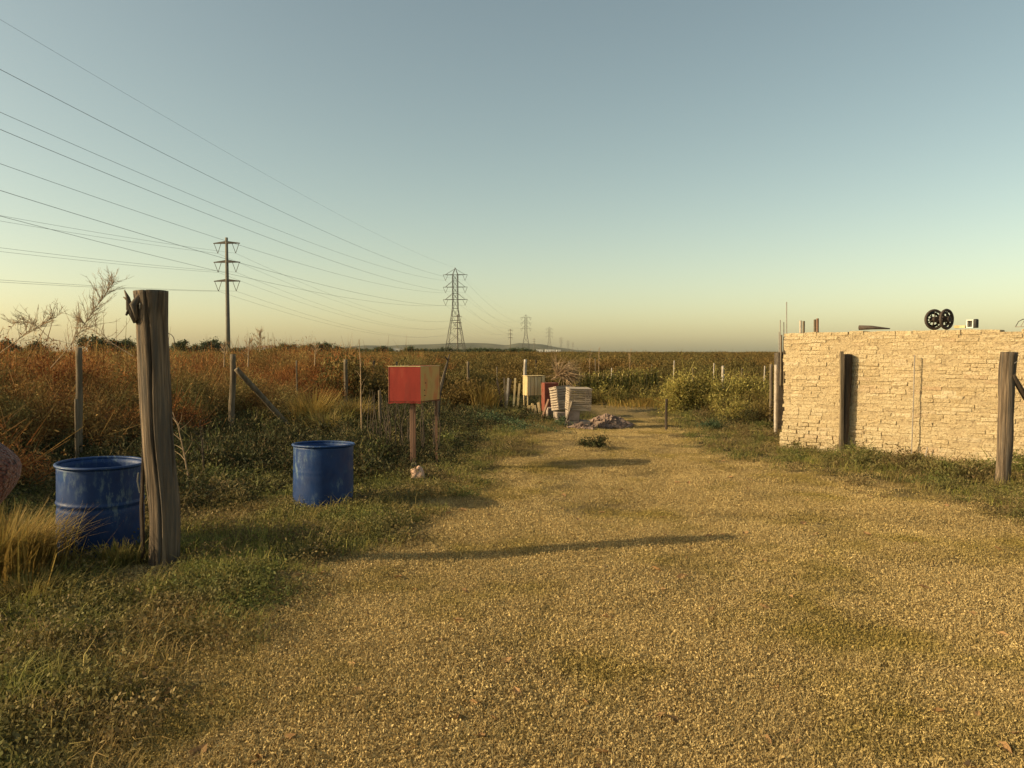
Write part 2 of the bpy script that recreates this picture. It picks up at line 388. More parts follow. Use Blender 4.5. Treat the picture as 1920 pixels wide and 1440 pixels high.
pat = noise_n(nt, v, .9, 6, .65)
dry = mixc(nt, mapr(nt, pat, .5, .68), dry, ramp(nt, fine, [(.3, (.09, .075, .03)), (.5, (.24, .19, .07)), (.7, (.38, .3, .12))]))
dry = mixc(nt, mapr(nt, noise_n(nt, v, .55, 5, .6), .56, .72), dry, ramp(nt, fine, [(.3, (.15, .09, .045)), (.5, (.38, .235, .115)), (.7, (.5, .34, .18))]))
soil = ramp(nt, fine, [(.3, (.03, .022, .013)), (.5, (.075, .06, .028)), (.7, (.16, .125, .055))])
soil = mixc(nt, mapr(nt, noise_n(nt, v, 2.2, 5), .48, .62), soil, ramp(nt, fine, [(.3, (.03, .035, .012)), (.7, (.10, .11, .035))]))
farc = ramp(nt, noise_n(nt, v, .05, 8, .7), [(.3, (.07, .055, .022)), (.7, (.13, .095, .035))])
sx = nt.nodes.new('ShaderNodeSeparateXYZ'); nt.links.new(v, sx.inputs[0])
soil = mixc(nt, mapr(nt, sx.outputs[1], 20, 60), soil, farc)
nt.links.new(mixc(nt, at_.outputs['Fac'], dry, soil), b.inputs['Base Color'])
b.inputs['Roughness'].default_value = .95; b.inputs['Specular IOR Level'].default_value = .1
vo = nt.nodes.new('ShaderNodeTexVoronoi'); vo.inputs['Scale'].default_value = 42; nt.links.new(v, vo.inputs['Vector'])
n0 = bump(nt, b, noise_n(nt, v, 9, 5, .7), 1, .08); n1 = bump(nt, b, vo.outputs['Distance'], 1, -.035, n0)
bump(nt, b, fine, 1, .04, n1)
me = np_mesh('ground', V.reshape(-1, 3), F, 'ground')
a = me.attributes.new('verge', 'FLOAT', 'POINT'); a.data.foreach_set('value', mask.astype(np.float32).ravel())
me.polygons.foreach_set('use_smooth', np.ones(len(F), bool))
tag(obj('ground', me), kind='structure')

# ------------------------------------------------------------------ hills
def hills():
    prof = [(560,656),(600,655),(640,651),(690,647),(730,648),(770,646),(815,645),(850,643),(885,642.5),(915,643.5),(950,647),(972,643),(990,643.5),(1020,646),(1045,651),(1080,656),(1130,659),(1180,661)]
    D = 4200; mb = MB(); xs = np.linspace(540, 1190, 130); px, py = zip(*prof); rows = 14
    for j in range(rows):
        t = j/(rows-1)
        for x in xs:
            y = np.interp(x, px, py); top = at(x, y, D); k = math.sin(t*math.pi)
            ridge = max(0, top.z)*k**.8
            mb.v.append((top.x, D-500+t*1000, -1+ridge*(1+.10*nz(x, t*60, .06, 9)*(1 if 0 < t < .45 or t > .55 else 0))))
    for j in range(rows-1):
        for i in range(129): o = j*130+i; mb.f.append((o, o+1, o+131, o+130))
    M['hill'] = surf('hill_scrub', [(.35, (.05, .055, .03)), (.65, (.1, .095, .055))], .008, None, .95, 0, 0, None, 0, None, 'World')
    tag(mb.build('hills', 'hill', None, True), kind='structure')
hills()

# ------------------------------------------------------------------ brick wall on the right
WA = Vector((4.24, 11.75, 0)); WB = Vector((6.5, 9.6, 0)); WU = (WB-WA).normalized(); WN = Vector((-WU.y*-1, -WU.x, 0))
WN = Vector((WU.y, -WU.x, 0)).normalized()
if WN.y > 0: WN = -WN                        # faces the camera
WH = 1.84
def wallp(px):                               # foot of the wall front under that pixel column
    k = (px-960)/FPX; s = (k*WA.y-WA.x)/(WU.x-k*WU.y); return WA+WU*s
def build_wall():
    root = empty('brick_wall', WA, 'pale rough adobe brick wall in warm sun on the right behind wooden posts', 'wall')
    rnd = random.Random(4); L = 9.0; T = .26; bh = .057
    inv = Matrix.Rotation(-math.atan2(WU.y, WU.x), 3, 'Z').inverted()
    core = MB(); core.box(WU*(L/2)-WN*(T/2-.009), (L-.03, T, WH-.06), inv)
    for v_ in range(len(core.v)): core.v[v_] = (core.v[v_][0], core.v[v_][1], core.v[v_][2]+WH/2-.03)
    core.build('mortar_core', 'mortar', root)
    for part, side in (('front_bricks', 1),):
        mb = MB(); z = -.06; row = 0
        while z < WH-.03:
            h = bh*rnd.uniform(.85, 1.12); x = -.02-rnd.uniform(0, .2) if row % 2 else -rnd.uniform(0, .03)
            x = max(x, -.02)+rnd.uniform(-.02, .015)
            first = True
            while x < L:
                w_ = rnd.uniform(.17, .27) if not first else rnd.choice((.12, .24)); first = False
                low = max(0, .5-z)*.10*math.exp(-x*1.4)       # the foot of the left end bulges
                sag = .018*nz(x, 0, .9, 2)
                if z+h > WH-.07 and rnd.random() < .05: x += w_; continue
                dpt = T+.02+rnd.uniform(-.006, .02)+low; proud = rnd.uniform(-.002, .003)+.006*nz(x, z, 2.2, 8)+low*.3
                c = WU*(x-low+w_/2)-WN*(T/2)+WN*proud+Vector((0, 0, z+h/2+sag))
                rot = inv @ Matrix.Rotation(rnd.uniform(-.035, .035), 3, 'Y') @ Matrix.Rotation(rnd.uniform(-.03, .03), 3, 'Z')
                mb.box(c, (w_-rnd.uniform(-.004, .014), dpt, h-rnd.uniform(-.006, .012)), rot, .005, rnd)
                x += w_
            z += h; row += 1
        o = mb.build(part, 'adobe', root, False, .007)
        sb = o.modifiers.new('sub', 'SUBSURF'); sb.subdivision_type = 'SIMPLE'; sb.levels = sb.render_levels = 1
        tx = bpy.data.textures.new('brick_wear', 'CLOUDS'); tx.noise_scale = .028
        dm = o.modifiers.new('wear', 'DISPLACE'); dm.texture = tx; dm.strength = .011; dm.mid_level = .5
    # return wall going back from the left end
    rb = MB(); z = -.05; row = 0
    while z < WH-.08:
        h = bh*rnd.uniform(.9, 1.1); x = .3+(row % 2)*.1
        while x < 3.5:
            w_ = rnd.uniform(.18, .26)
            c = -WN*(x+w_/2)+WU*.12+Vector((0, 0, z+h/2))
            rb.box(c, (.24, w_-.008, h-.008), inv, .005, rnd); x += w_
        z += h; row += 1
    rb.build('side_bricks', 'adobe', root)
build_wall()

# ------------------------------------------------------------------ logs, posts, stakes
def log(mb, base, top, r0, r1, seed, n=20, rings=26, crack=None, gnarl=.06, bury=.25, flare=0, grain=0):
    base, top = Vector(base), Vector(top); ax = (top-base); L = ax.length; ax.normalize()
    a = Vector((1, 0, 0)); a = (a-ax*a.dot(ax)).normalized(); bb = ax.cross(a)
    st = base-ax*bury; L += bury; v = []; f = []
    for i in range(rings):
        t = i/(rings-1); z = t*L; r = r0+(r1-r0)*t
        r *= 1+flare*max(0, (t-.9)/.1)
        cx = .35*r*nz(z, seed, 1.3, seed)+0; cy = .3*r*nz(z, seed+5, 1.1, seed)
        for k in range(n):
            th = 2*math.pi*k/n
            q = r*(1+gnarl*1.6*nz(math.cos(th)*1.4+seed, z*2.5+math.sin(th)*1.4, 1.6, seed)+gnarl*.6*nz(th*3, z*1.2, 2.5, seed+2))
            if grain: q += r*(.035*nz(th*7, z*.7, 1, seed+3)+.02*nz(th*17, z*1.1, 1, seed+6)+.06*nz(math.cos(th), z*1.2+math.sin(th), 1.2, seed+8))
            if crack is not None:
                d = abs((th-crack-.12*nz(z, 0, 2, seed)+math.pi) % (2*math.pi)-math.pi)
                q -= r*.22*math.exp(-(d/.055)**2)
            v.append(st+ax*z+(a*(q*math.cos(th)+cx)+bb*(q*math.sin(th)+cy)))
    for i in range(rings-1):
        for k in range(n): f.append((i*n+k, i*n+(k+1) % n, (i+1)*n+(k+1) % n, (i+1)*n+k))
    v.append(top+Vector((0, 0, .004))); c = len(v)-1
    for k in range(n): f.append(((rings-1)*n+k, (rings-1)*n+(k+1) % n, c))
    return mb.add(v, f)

# the tall gate post between the two drums
pb = gat(299, 5.2); pt = at(285, 546, pb.y)
root = empty('gate_post', pb, 'thick weathered wooden post standing tall beside the left blue drum', 'post')
mb = MB(); log(mb, Vector((0, 0, 0)), pt-pb, .099, .100, 11, 110, 110, R(-80), .02, .3, .09, 1)
mb.build('trunk', 'post', root, True)
k = pt-pb; mb = MB()
mb.tube([k+Vector((-.06, -.07, -.2)), k+Vector((-.115, -.08, -.12)), k+Vector((-.125, -.08, -.05)), k+Vector((-.145, -.085, 0))], [.04, .024, .013, .004], 9)
mb.tube([k+Vector((-.12, -.08, -.07)), k+Vector((-.155, -.08, -.045))], [.012, .004], 6)
mb.tube([k+Vector((-.11, -.09, -.12)), k+Vector((-.13, -.1, -.17))], [.013, .007], 6)
mb.tube([k+Vector((-.03, -.095, -.02)), k+Vector((-.075, -.108, -.1)), k+Vector((-.055, -.1, -.2))], [.014, .026, .01], 8)
mb.build('branch_stub', 'post', root, True)
mb = MB(); mb.tube([k+Vector((-.03, -.112, -.09)), k+Vector((-.02, -.13, -.1)), k+Vector((-.028, -.12, -.125))], .004, 6)
mb.build('wire_staple', 'steel', root)
mb = MB(); mb.tube([Vector((-.125, -.06, .52)), Vector((-.132, -.075, .6)), Vector((-.12, -.085, .66))], .006, 6)
mb.build('bent_wire', 'steel', root)
mb = MB(); mb.tube([Vector((-.15, .02, .02)), Vector((-.155, .02, .4)), Vector((-.13, .02, .86)), Vector((-.11, 0, .98))], [.016, .014, .012, .006], 6)
mb.build('side_stick', 'post_dark', root)

def post(name, px, pyb, pyt, D, r, mat, label, cat='post', lean=0, group=None, seed=1, rt=None, zb=None):
    b_ = gat(px, D); t_ = at(px+lean, pyt, D)
    mb = MB(); log(mb, (0, 0, 0), t_-b_, r, rt or r*.9, seed, 12, 16, None, .08, .2)
    o = mb.build(name, mat, None, True); o.location = b_; return tag(o, label, cat, group)
GF = 'fence posts along the left scrub'
post('fence_post', 143, 0, 652, 9.5, .042, 'post_grey', 'grey wooden fence post rising behind the left blue drum', lean=5, group=GF, seed=3)
post('fence_stake', 139, 0, 748, 9.1, .022, 'post_grey', 'short grey stake leaning against the fence post behind the left drum', 'stake', lean=4, seed=4)
fp = post('fence_post', 432, 0, 664, 12.6, .052, 'post_grey', 'grey wooden fence post with a slanting brace, left of the right drum', lean=4, group=GF, seed=5)
b0 = at(443, 692, 12.5); b1 = G(562, 822)
mb = MB(); log(mb, Vector((0, 0, 0)), b0-b1, .05, .042, 7, 12, 14, None, .06, .1)
o = mb.build('brace_pole', 'post_grey', None, True); o.location = b1; tag(o, 'slanting wooden pole leaning against the fence post left of the right drum', 'pole')
for px, yt, D, r, mt, lb, lean in (
    (648, 674, 18.5, .05, 'post_grey', 'grey fence post in rust scrub left of the thin bare stick', 0),
    (700, 676, 22, .035, 'post_dark', 'thin dark fence post in scrub just left of the red sign', 1),
    (556, 676, 16.5, .02, 'post_grey', 'very thin stake in rust scrub above the golden grass tuft', 0),
    (712, 732, 13.5, .03, 'post_grey', 'short grey stump post low beside the left edge of the red sign', 0),
    (878, 678, 21, .038, 'post_grey', 'grey fence post right of the bent bare branch', 0),
    (933, 688, 25, .024, 'post_grey', 'slender grey fence post left of the broken planks', -1),
    (984, 674, 22, .05, 'silver_wood', 'pale fence post just left of the yellow wooden crate', 1),
    (1067, 678, 27, .04, 'post_grey', 'brown fence post behind the grey brush heap', 0),
    (1005, 674, 30, .03, 'post_dark', 'thin dark post rising behind the yellow wooden crate', 0),
    (1357, 686, 20, .04, 'silver_wood', 'pale post standing among the yellow green bushes', -1),
    (1447, 683, 15.5, .035, 'post_grey', 'short tan post left of the pale post by the wall corner', -1)):
    post('fence_post', px, 0, yt, D, r, mt, lb, lean=lean, group=None if px > 1300 else GF, seed=px % 17+.3)
post('stake', 1250, 0, 748, 14.6, .03, 'post_dark', 'short dark stake standing at the right edge of the track', 'stake', seed=2)
post('post', 1457, 0, 684, 13.4, .032, 'silver_wood', 'pale slim post left of the brick wall corner', lean=-2, seed=8)
post('stake', 812, 0, 733, 17, .03, 'post_dark', 'dark thin stake in scrub right behind the ochre panel', 'stake', seed=6)

# posts in front of the wall
b_ = gat(1583, 11.0)
root = empty('wall_post', b_, 'split dark post standing before the middle of the brick wall', 'post')
mb = MB(); log(mb, Vector((.035, .03, 0)), at(1588, 664, 11.02)-b_, .058, .062, 5, 16, 24, None, .09, .2)
mb.build('log', 'post_dark', root, True)
mb = MB(); t_ = at(1578, 659, 10.95)-b_
mb.tube([Vector((-.03, -.03, -.15)), Vector((-.035, -.03, .7)), t_], .03, 4, True, True); mb.build('plank', 'post_grey', root)
b_ = gat(1885, 8.45)
root = empty('wall_post', b_, 'stout brown post with a brace at the right edge before the brick wall', 'post')
mb = MB(); log(mb, Vector((0, 0, 0)), at(1891, 660, 8.45)-b_, .072, .083, 9, 24, 40, R(-70), .07, .25); mb.build('log', 'post', root, True)
mb = MB(); q0 = at(1898, 702, 8.4)-b_; log(mb, q0+Vector((.95, .15, -1.42)), q0, .035, .03, 3, 10, 12, None, .06, 0); mb.build('brace', 'post_dark', root, True)
mb = MB(); pts = [at(1900, 660, 8.4)-b_, at(1912, 668, 8.38)-b_, at(1911, 676, 8.38)-b_, at(1902, 681, 8.38)-b_]
mb.tube(pts, .004, 6); mb.build('wire_loop', 'rebar', root)
for px, yb, yt, lb in ((1717, 0, 665, 'thin straight steel rod standing against the brick wall'), (1741, 0, 838, 'short dark rod at the wall foot right of the long thin rod')):
    p = wallp(px)+WN*.12; p.z = gz(p.x, p.y); t_ = at(px-2, yt, p.y)
    mb = MB(); mb.tube([p-Vector((0, 0, .1)), (p+t_)/2+Vector((.006, 0, 0)), t_], .008, 6); o = mb.build('steel_rod', 'rebar'); tag(o, lb, 'rod')

# concrete column with rebar left of the wall
cpt = gat(1466, 14.2)
root = empty('concrete_column', cpt, 'dark unfinished concrete column with bare rebar behind the wall corner', 'column')
mb = MB(); mb.box((0, 0, .7), (.2, .2, 1.62), None, .012, random.Random(2)); mb.build('column_body', 'concrete', root, False, .01)
for dx, dy, yt in ((-.05, -.06, 600), (-.03, .05, 622), (.02, -.05, 604), (.085, .0, 566)):
    t_ = at(1466, yt, 14.2).z; mb = MB(); mb.tube([(dx, dy, 1.3), (dx+.004, dy, t_*.6), (dx-.01, dy, t_)], .009, 6); mb.build('rebar', 'rebar', root)
for i, (dx, yt) in enumerate(((-.055, 628), (.0, 632))):
    t_ = at(1466, yt, 14.2).z; mb = MB(); mb.tube([(dx, -.112, .9), (dx, -.112, t_)], .018, 6); mb.build('pole_splint', 'post_grey', root)

# ------------------------------------------------------------------ drums
def drum(px, D, rad, hgt, label, tilt, seed, rib=1):
    p = gat(px, D)
    root = empty('drum', p, label, 'drum', 'blue open drums beside the gate post'); root.rotation_euler = (R(tilt[0]), R(tilt[1]), seed)
    mb = MB(); prof = [(rad*.97, -.12)]; z = -.1
    while z < hgt-.03:
        r = rad*(1+.004*math.sin(z*9)); dz = z-hgt*.6
        r += rib*(.007*math.exp(-(dz/.011)**2)-.004*math.exp(-((dz+.03)/.014)**2))
        prof.append((r, z)); z += .008
    prof += [(rad*1.0, hgt-.025), (rad*.985, hgt-.008), (rad*.965, hgt-.008), (rad*.955, hgt-.04), (rad*.95, .05), (rad*.9, .02), (.001, .02)]
    mb.lathe(prof, 72); mb.build('drum_body', 'blue', root, True)
    mb = MB(); tr = .0115; mb.lathe([(rad+.004+tr*math.cos(a), hgt+tr*math.sin(a)) for a in np.linspace(0, 2*math.pi, 11)], 72)
    mb.build('rim', M['blue'], root, True)
    return root
# worn blue with pale scuffs
nt = M['blue'].node_tree; b = nt.nodes['Principled BSDF']; v = coord(nt, 'Object', (1, 1, .35))
old = b.inputs['Base Color'].links[0].from_socket
nz1 = noise_n(nt, v, 26, 8, .72); nz2 = noise_n(nt, coord(nt), 3.2, 3, .5)
f1 = nt.nodes.new('ShaderNodeMath'); f1.operation = 'MULTIPLY'
nt.links.new(mapr(nt, nz1, .5, .62), f1.inputs[0]); nt.links.new(mapr(nt, nz2, .45, .62), f1.inputs[1])
nt.links.new(mixc(nt, f1.outputs[0], old, (.10, .15, .2)), b.inputs['Base Color'])
nt.links.new(mapr(nt, nz1, .4, .65, .45, .75), b.inputs['Roughness'])
drum(181, 5.55, .288, .675, 'blue open drum left of the thick wooden post', (1, -1.2), 2.2)
drum(603, 7.15, .278, .60, 'blue open drum right of the thick post, below the red sign', (-1, 1.4), .6, .12)

# ------------------------------------------------------------------ red and ochre box on posts
p0 = gat(775, 9.4); D0 = 9.4
root = empty('sign_box', p0, 'red and ochre sheet metal box raised on wooden posts at the weedy verge', 'sign box')
def L_(px, py, D): return at(px, py, D)-p0
def sheet(mb, q, th):                        # q: four corners, gives a thin slab
    q = [Vector(a_) for a_ in q]; n = (q[1]-q[0]).cross(q[3]-q[0]).normalized()*th
    v = q+[a_+n for a_ in q]; mb.add(v, [(0,3,2,1),(4,5,6,7),(0,1,5,4),(1,2,6,5),(2,3,7,6),(3,0,4,7)])
A = L_(723, 0, 9.45); A = Vector((A.x, A.y, 0)); B = L_(785, 0, 9.4); B.z = 0; C_ = L_(822, 0, 9.9); C_.z = 0; E_ = C_+(A-B)
zt = at(0, 688, 9.42).z-p0.z; zb = at(0, 755.5, 9.42).z-p0.z
up = lambda a_, z: Vector((a_.x, a_.y, z))
mb = MB(); nseg = 16                          # red front with a ragged lower edge
rnd = random.Random(3)
for s0 in range(nseg):
    t0, t1 = s0/nseg, (s0+1)/nseg; q0 = A.lerp(B, t0); q1 = A.lerp(B, t1); jz = [-.004+.012*nz(t0*9, 0, 1, 1), -.004+.012*nz(t1*9, 0, 1, 1)]
    sheet(mb, [up(q0, zb+jz[0]), up(q1, zb+jz[1]), up(q1, zt), up(q0, zt)], -.012)
mb.build('red_panel', 'red_paint', root)
mb = MB(); sheet(mb, [up(B, zb), up(C_, zb+.01), up(C_, zt+.01), up(B, zt)], -.012); mb.build('ochre_panel', 'ochre_paint', root)
mb = MB(); sheet(mb, [up(E_, zb), up(A, zb), up(A, zt), up(E_, zt)], -.012); sheet(mb, [up(C_, zb), up(E_, zb), up(E_, zt+.012), up(C_, zt+.012)], -.012); mb.build('back_panel', 'rusty_red', root)
mb = MB(); sheet(mb, [up(A, zb+.02), up(E_, zb+.02), up(C_, zb+.02), up(B, zb+.02)], .015); mb.build('floor_panel', 'rusty_red', root)
mb = MB()
for a_, b__ in ((A, B), (B, C_), (C_, E_), (E_, A)): mb.tube([up(a_, zt+.006), up(b__, zt+.006)], .006, 6)
mb.build('rim_wire', 'pale_wood', root)
for (t, z) in ((.2, .55), (.14, .35), (.16, .2)): q = B.lerp(C_, t); q = up(q, zb+(zt-zb)*z)+Vector((.014, -.006, 0)); mb = MB(); mb.box(q, (.012, .012, .012)); mb.build('rivet', 'black', root)
mb = MB(); mb.tube([Vector((-.035, .1, -.2)), Vector((-.035, .1, .7)), Vector((-.03, .1, zb+.1))], .032, 4, True, True); mb.build('front_post', 'rust_wood', root, False, .004)
mb = MB(); mb.tube([Vector((-.012, .16, -.2)), Vector((-.012, .16, zb+.1))], .024, 4, True, True); mb.build('rear_post', 'rust_wood', root, False, .004)
q = L_(815, 0, 9.85); mb = MB(); mb.tube([Vector((q.x, q.y, -.2)), Vector((q.x, q.y, zb+.1))], .02, 4, True, True); mb.build('rear_post', 'rust_wood', root)
mb = MB(); mb.tube([L_(744, 690, 9.7), L_(744, 678, 9.7)], .012, 6); mb.build('bolt', 'black', root)

def rock(name, loc, s, seed, mat, label, cat='stone'):
    import bmesh
    bm = bmesh.new(); bmesh.ops.create_icosphere(bm, subdivisions=3, radius=1)
    for v_ in bm.verts:
        n_ = mnoise.noise(v_.co*1.3+Vector((seed, 0, 0)))*.45+mnoise.noise(v_.co*4+Vector((0, seed, 0)))*.12
        v_.co *= 1+n_; v_.co = Vector((v_.co.x*s[0], v_.co.y*s[1], max(v_.co.z, -.4)*s[2]))
    me = bpy.data.meshes.new(name); bm.to_mesh(me); bm.free(); me.materials.append(M[mat])
    o = obj(name, me, loc); return tag(o, label, cat)
p = G(785, 912); rock('stone', p+Vector((0, -.08, .09)), (.085, .07, .09), 3, 'stone', 'pinkish stone on the weeds at the foot of the red box post')
p = G(776, 905); rock('stone', p+Vector((-.01, .12, .08)), (.06, .05, .11), 8, 'concrete', 'dark grey stone against the foot of the red box post')

# ------------------------------------------------------------------ junk heap on the far left of the track
def slat_crate(name, loc, size, rz, mat, label, nslat=5, vertical=False, legs=0, tilt=0):
    root = empty(name, loc, label, 'crate', None, rz); root.rotation_euler = (R(tilt), R(tilt*.6), rz)
    w_, d_, h_ = size; z0 = legs
    for nm, c, s_, ax in (('front_slats', (0, -d_/2), (w_, 0), 0), ('back_slats', (0, d_/2), (w_, 0), 0), ('side_slats', (-w_/2, 0), (d_, 0), 1), ('side_slats', (w_/2, 0), (d_, 0), 1)):
        mb = MB(); rnd = random.Random(hash(nm) % 7+nslat)
        for i in range(nslat):
            if vertical: 
                x = (i+.5)/nslat*s_[0]-s_[0]/2; sz = (s_[0]/nslat-.012, .014, h_-rnd.uniform(0, .02)); z = z0+h_/2; off = x
                cc = (c[0]+off, c[1], z) if ax == 0 else (c[0], c[1]+off, z); sz = sz if ax == 0 else (sz[1], sz[0], sz[2])
            else:
                z = z0+(i+.5)/nslat*h_; sz = (s_[0], .014, h_/nslat-rnd.uniform(.008, .02)); cc = (c[0], c[1], z); sz = sz if ax == 0 else (.014, s_[0]-.02, sz[2])
            mb.box(cc, sz, None, .003, rnd)
        mb.build(nm, mat, root)
    for sx_ in (-1, 1):
        for sy in (-1, 1): mb = MB(); mb.box((sx_*(w_/2-.025), sy*(d_/2-.025), (z0+h_)/2), (.03, .03, z0+h_)); mb.build('leg' if legs else 'corner_post', mat, root)
    mb = MB(); mb.box((0, 0, z0+h_+.009), (w_+.02, d_+.02, .014), None, .003); mb.build('lid', mat, root)
    return root
p = gat(1001, 17.5); slat_crate('wooden_crate', p, (.42, .36, .44), .25, 'pale_wood', 'yellow sunlit wooden crate on legs, leftmost of the junk heap', 5, True, .50)
p = gat(1001, 17.35); mb = MB()
for i, (dx, l) in enumerate(((-.14, .3), (-.06, .34), (.03, .3), (.12, .36))): mb.box((dx, -.28, l/2), (.06, .018, l), Matrix.Rotation(.16*(1 if i < 2 else -1), 3, 'Y'), .004)
o = mb.build('plank_stack', 'pale_wood'); o.location = p; tag(o, 'pale boards leaning below the yellow wooden crate', 'boards')
p = gat(1031, 17.0); root = empty('metal_cabinet', p, 'rusty red metal cabinet between the yellow and the grey crates', 'cabinet', None, .2)
mb = MB(); mb.box((0, 0, .48), (.32, .3, .64)); mb.build('cabinet_body', 'rusty_red', root, False, .01)
for sx_ in (-.12, .12):
    for sy in (-.12, .12): mb = MB(); mb.box((sx_, sy, .07), (.03, .03, .16)); mb.build('leg', 'rusty_red', root)
mb = MB()
for i in range(4): mb.box((.0, -.158, .16+i*.03), (.26, .014, .014))
mb.build('grille', 'silver_wood', root)
def block_stack(px, D, cols, rows, bs, label, rz=0, seed=0):
    p = gat(px, D); root = empty('block_stack', p, label, 'blocks', None, rz); rnd = random.Random(seed)
    for r_ in range(rows):
        for c_ in range(cols):
            if r_ == rows-1 and c_ == cols-1 and cols > 1: continue
            mb = MB(); mb.box(((c_-(cols-1)/2)*bs[0]+rnd.uniform(-.01, .01), rnd.uniform(-.02, .02), (r_+.5)*bs[2]-.02), (bs[0]-.012, bs[1], bs[2]-.008), None, .008, rnd)
            mb.build('block', 'block', root, False, .012)
block_stack(1034, 16.4, 1, 2, (.22, .26, .16), 'small stack of grey blocks in front of the rusty cabinet', .1, 2)
block_stack(1084, 15.0, 2, 2, (.235, .34, .20), 'stack of grey brown mud blocks under the grey slatted crate', .12, 5)
p = gat(1054, 16.0); slat_crate('slatted_crate', p+Vector((0, 0, .27)), (.31, .38, .48), .35, 'tan_wood', 'pale slatted crate tilted beside the rusty red cabinet', 9, False, 0, -7)
block_stack(1052, 15.9, 1, 2, (.26, .3, .13), 'low stack of blocks under the tilted pale slatted crate', .2, 9)
p = gat(1084, 15.0); slat_crate('slatted_crate', p+Vector((0, 0, .385)), (.44, .38, .42), .12, 'tan_wood', 'grey weathered slatted crate on top of the mud block stack', 10, False, 0, 3)
def heap(name, px, D, sx_, sy, h, n, bs, mat, label, cat, seed):
    p = gat(px, D); mb = MB(); rnd = random.Random(seed)
    for i in range(n):
        a_ = rnd.uniform(0, 6.28); r_ = rnd.random()**.6; z = h*(1-r_)*rnd.uniform(.5, 1)
        s = rnd.uniform(.5, 1.2)
        rot = Matrix.Rotation(rnd.uniform(0, 6), 3, 'Z') @ Matrix.Rotation(rnd.uniform(-.8, .8), 3, 'X') @ Matrix.Rotation(rnd.uniform(-.6, .6), 3, 'Y')
        mb.box((math.cos(a_)*r_*sx_, math.sin(a_)*r_*sy, z), (bs[0]*s, bs[1]*s, bs[2]*s), rot, bs[2]*.25, rnd)
    o = mb.build(name, mat, None, False, .004); o.location = p; return tag(o, label, cat)
heap('rubble_heap', 1140, 15.6, .52, .4, .26, 420, (.13, .10, .055), 'rubble', 'low brown heap of broken bricks right of the block stack', 'rubble heap', 4)
heap('rubble_heap', 1088, 14.6, .28, .16, .12, 80, (.08, .07, .05), 'rubble', 'scatter of broken bricks at the foot of the block stack', 'rubble heap', 6)
root = empty('broken_planks', gat(944, 18.5), 'leaning grey broken planks left of the yellow crate', 'planks')
for i, (px0, px1, y0, mt) in enumerate(((932, 946, 714, 'post_dark'), (945, 950, 708, 'post_grey'), (958, 946, 711, 'post_dark'), (953, 948, 709, 'silver_wood'), (966, 962, 709, 'pale_wood'), (974, 969, 719, 'pale_wood'))):
    a_ = gat(px1, 18.4)-root.location; t_ = at(px0, y0, 18.5)-root.location
    mb = MB(); mb.tube([a_-Vector((0, 0, .1)), t_], .035, 4, True, True); mb.build('plank', mt, root)

for i, (px, D, l, rz_, ty, lb) in enumerate(((1022, 16.2, .5, .4, 68, 'loose board leaning against the rusty cabinet'), (1066, 14.8, .55, -.3, 74, 'loose board leaning between the two slatted crates'), (1100, 15.4, .6, .9, 8, 'board lying beside the rubble right of the block stack'))):
    q = gat(px, D); mb = MB(); mb.box((0, 0, l/2*math.sin(R(ty))+.02), (l, .09, .02), Matrix.Rotation(rz_, 3, 'Z') @ Matrix.Rotation(R(-ty), 3, 'Y'), .004, random.Random(i))
    o = mb.build('loose_board', ('rust_wood', 'tan_wood', 'post_grey')[i]); o.location = q; tag(o, lb, 'board')
# ------------------------------------------------------------------ things lying on the wall
def wtop(px, back=.12): p = wallp(px)-WN*back; p.z = WH; return p
wr = math.atan2(WU.y, WU.x)
def wheel(px, label, rz, mat, r=.125):
    p = wtop(px); root = empty('spoked_wheel', p+Vector((0, 0, .0)), label, 'wheel', 'small wheels on the brick wall', rz)
    mb = MB(); mb.tube([(r*math.cos(a), 0, r+r*math.sin(a)) for a in np.linspace(0, 2*math.pi, 33)], .019, 8, False); mb.build('rim', mat, root, True)
    mb = MB(); mb.tube([(0, -.05, r), (0, .05, r)], .04, 12); mb.build('hub', 'rubber', root)
    mb = MB(); 
    for k_ in range(14):
        a = k_/14*6.283; mb.tube([(0, .03*(-1)**k_, r), (r*math.cos(a+.3), 0, r+r*math.sin(a+.3))], .0075, 5)
    mb.build('spokes', 'post_dark', root)
    mb = MB(); mb.tube([(r*.72*math.cos(a), .028, r+r*.72*math.sin(a)) for a in np.linspace(0, 2*math.pi, 25)], .016, 6, False); mb.build('inner_ring', 'black', root)
wheel(1745, 'spoked wheel on top of the brick wall, left one of the pair', .1, 'rubber')
wheel(1768, 'spoked wheel on top of the brick wall, right one of the pair', .45, 'rubber')
p0_ = wtop(1604); p1_ = wtop(1662)
mb = MB(); mb.tube([p0_+Vector((0, 0, .035)), p0_.lerp(p1_, .4)+Vector((0, 0, .034)), p1_+Vector((0, 0, .012))], [.036, .028, .008], 12)
tag(mb.build('tapered_pipe', 'rubber', None, True), 'dark tapered pipe lying on top of the brick wall', 'pipe')
p = wtop(1813); root = empty('white_box', p, 'small white open box on top of the brick wall', 'box', None, wr)
mb = MB(); 
for c, s_ in (((-.035, 0, .055), (.012, .07, .11)), ((.035, 0, .055), (.012, .07, .11)), ((0, 0, .104), (.058, .07, .012)), ((0, 0, .006), (.058, .07, .012))): mb.box(c, s_)
mb.build('frame', 'white', root)
mb = MB(); mb.box((0, .03, .055), (.056, .006, .084)); mb.build('back_plate', 'steel', root)
p = wtop(1823.5); mb = MB(); mb.lathe([(.001, 0), (.03, 0), (.031, .005), (.031, .1), (.027, .115), (.015, .118), (.001, .118)], 20)
o = mb.build('black_canister', 'black', None, True); o.location = p; tag(o, 'black canister beside the white box on the brick wall', 'canister')
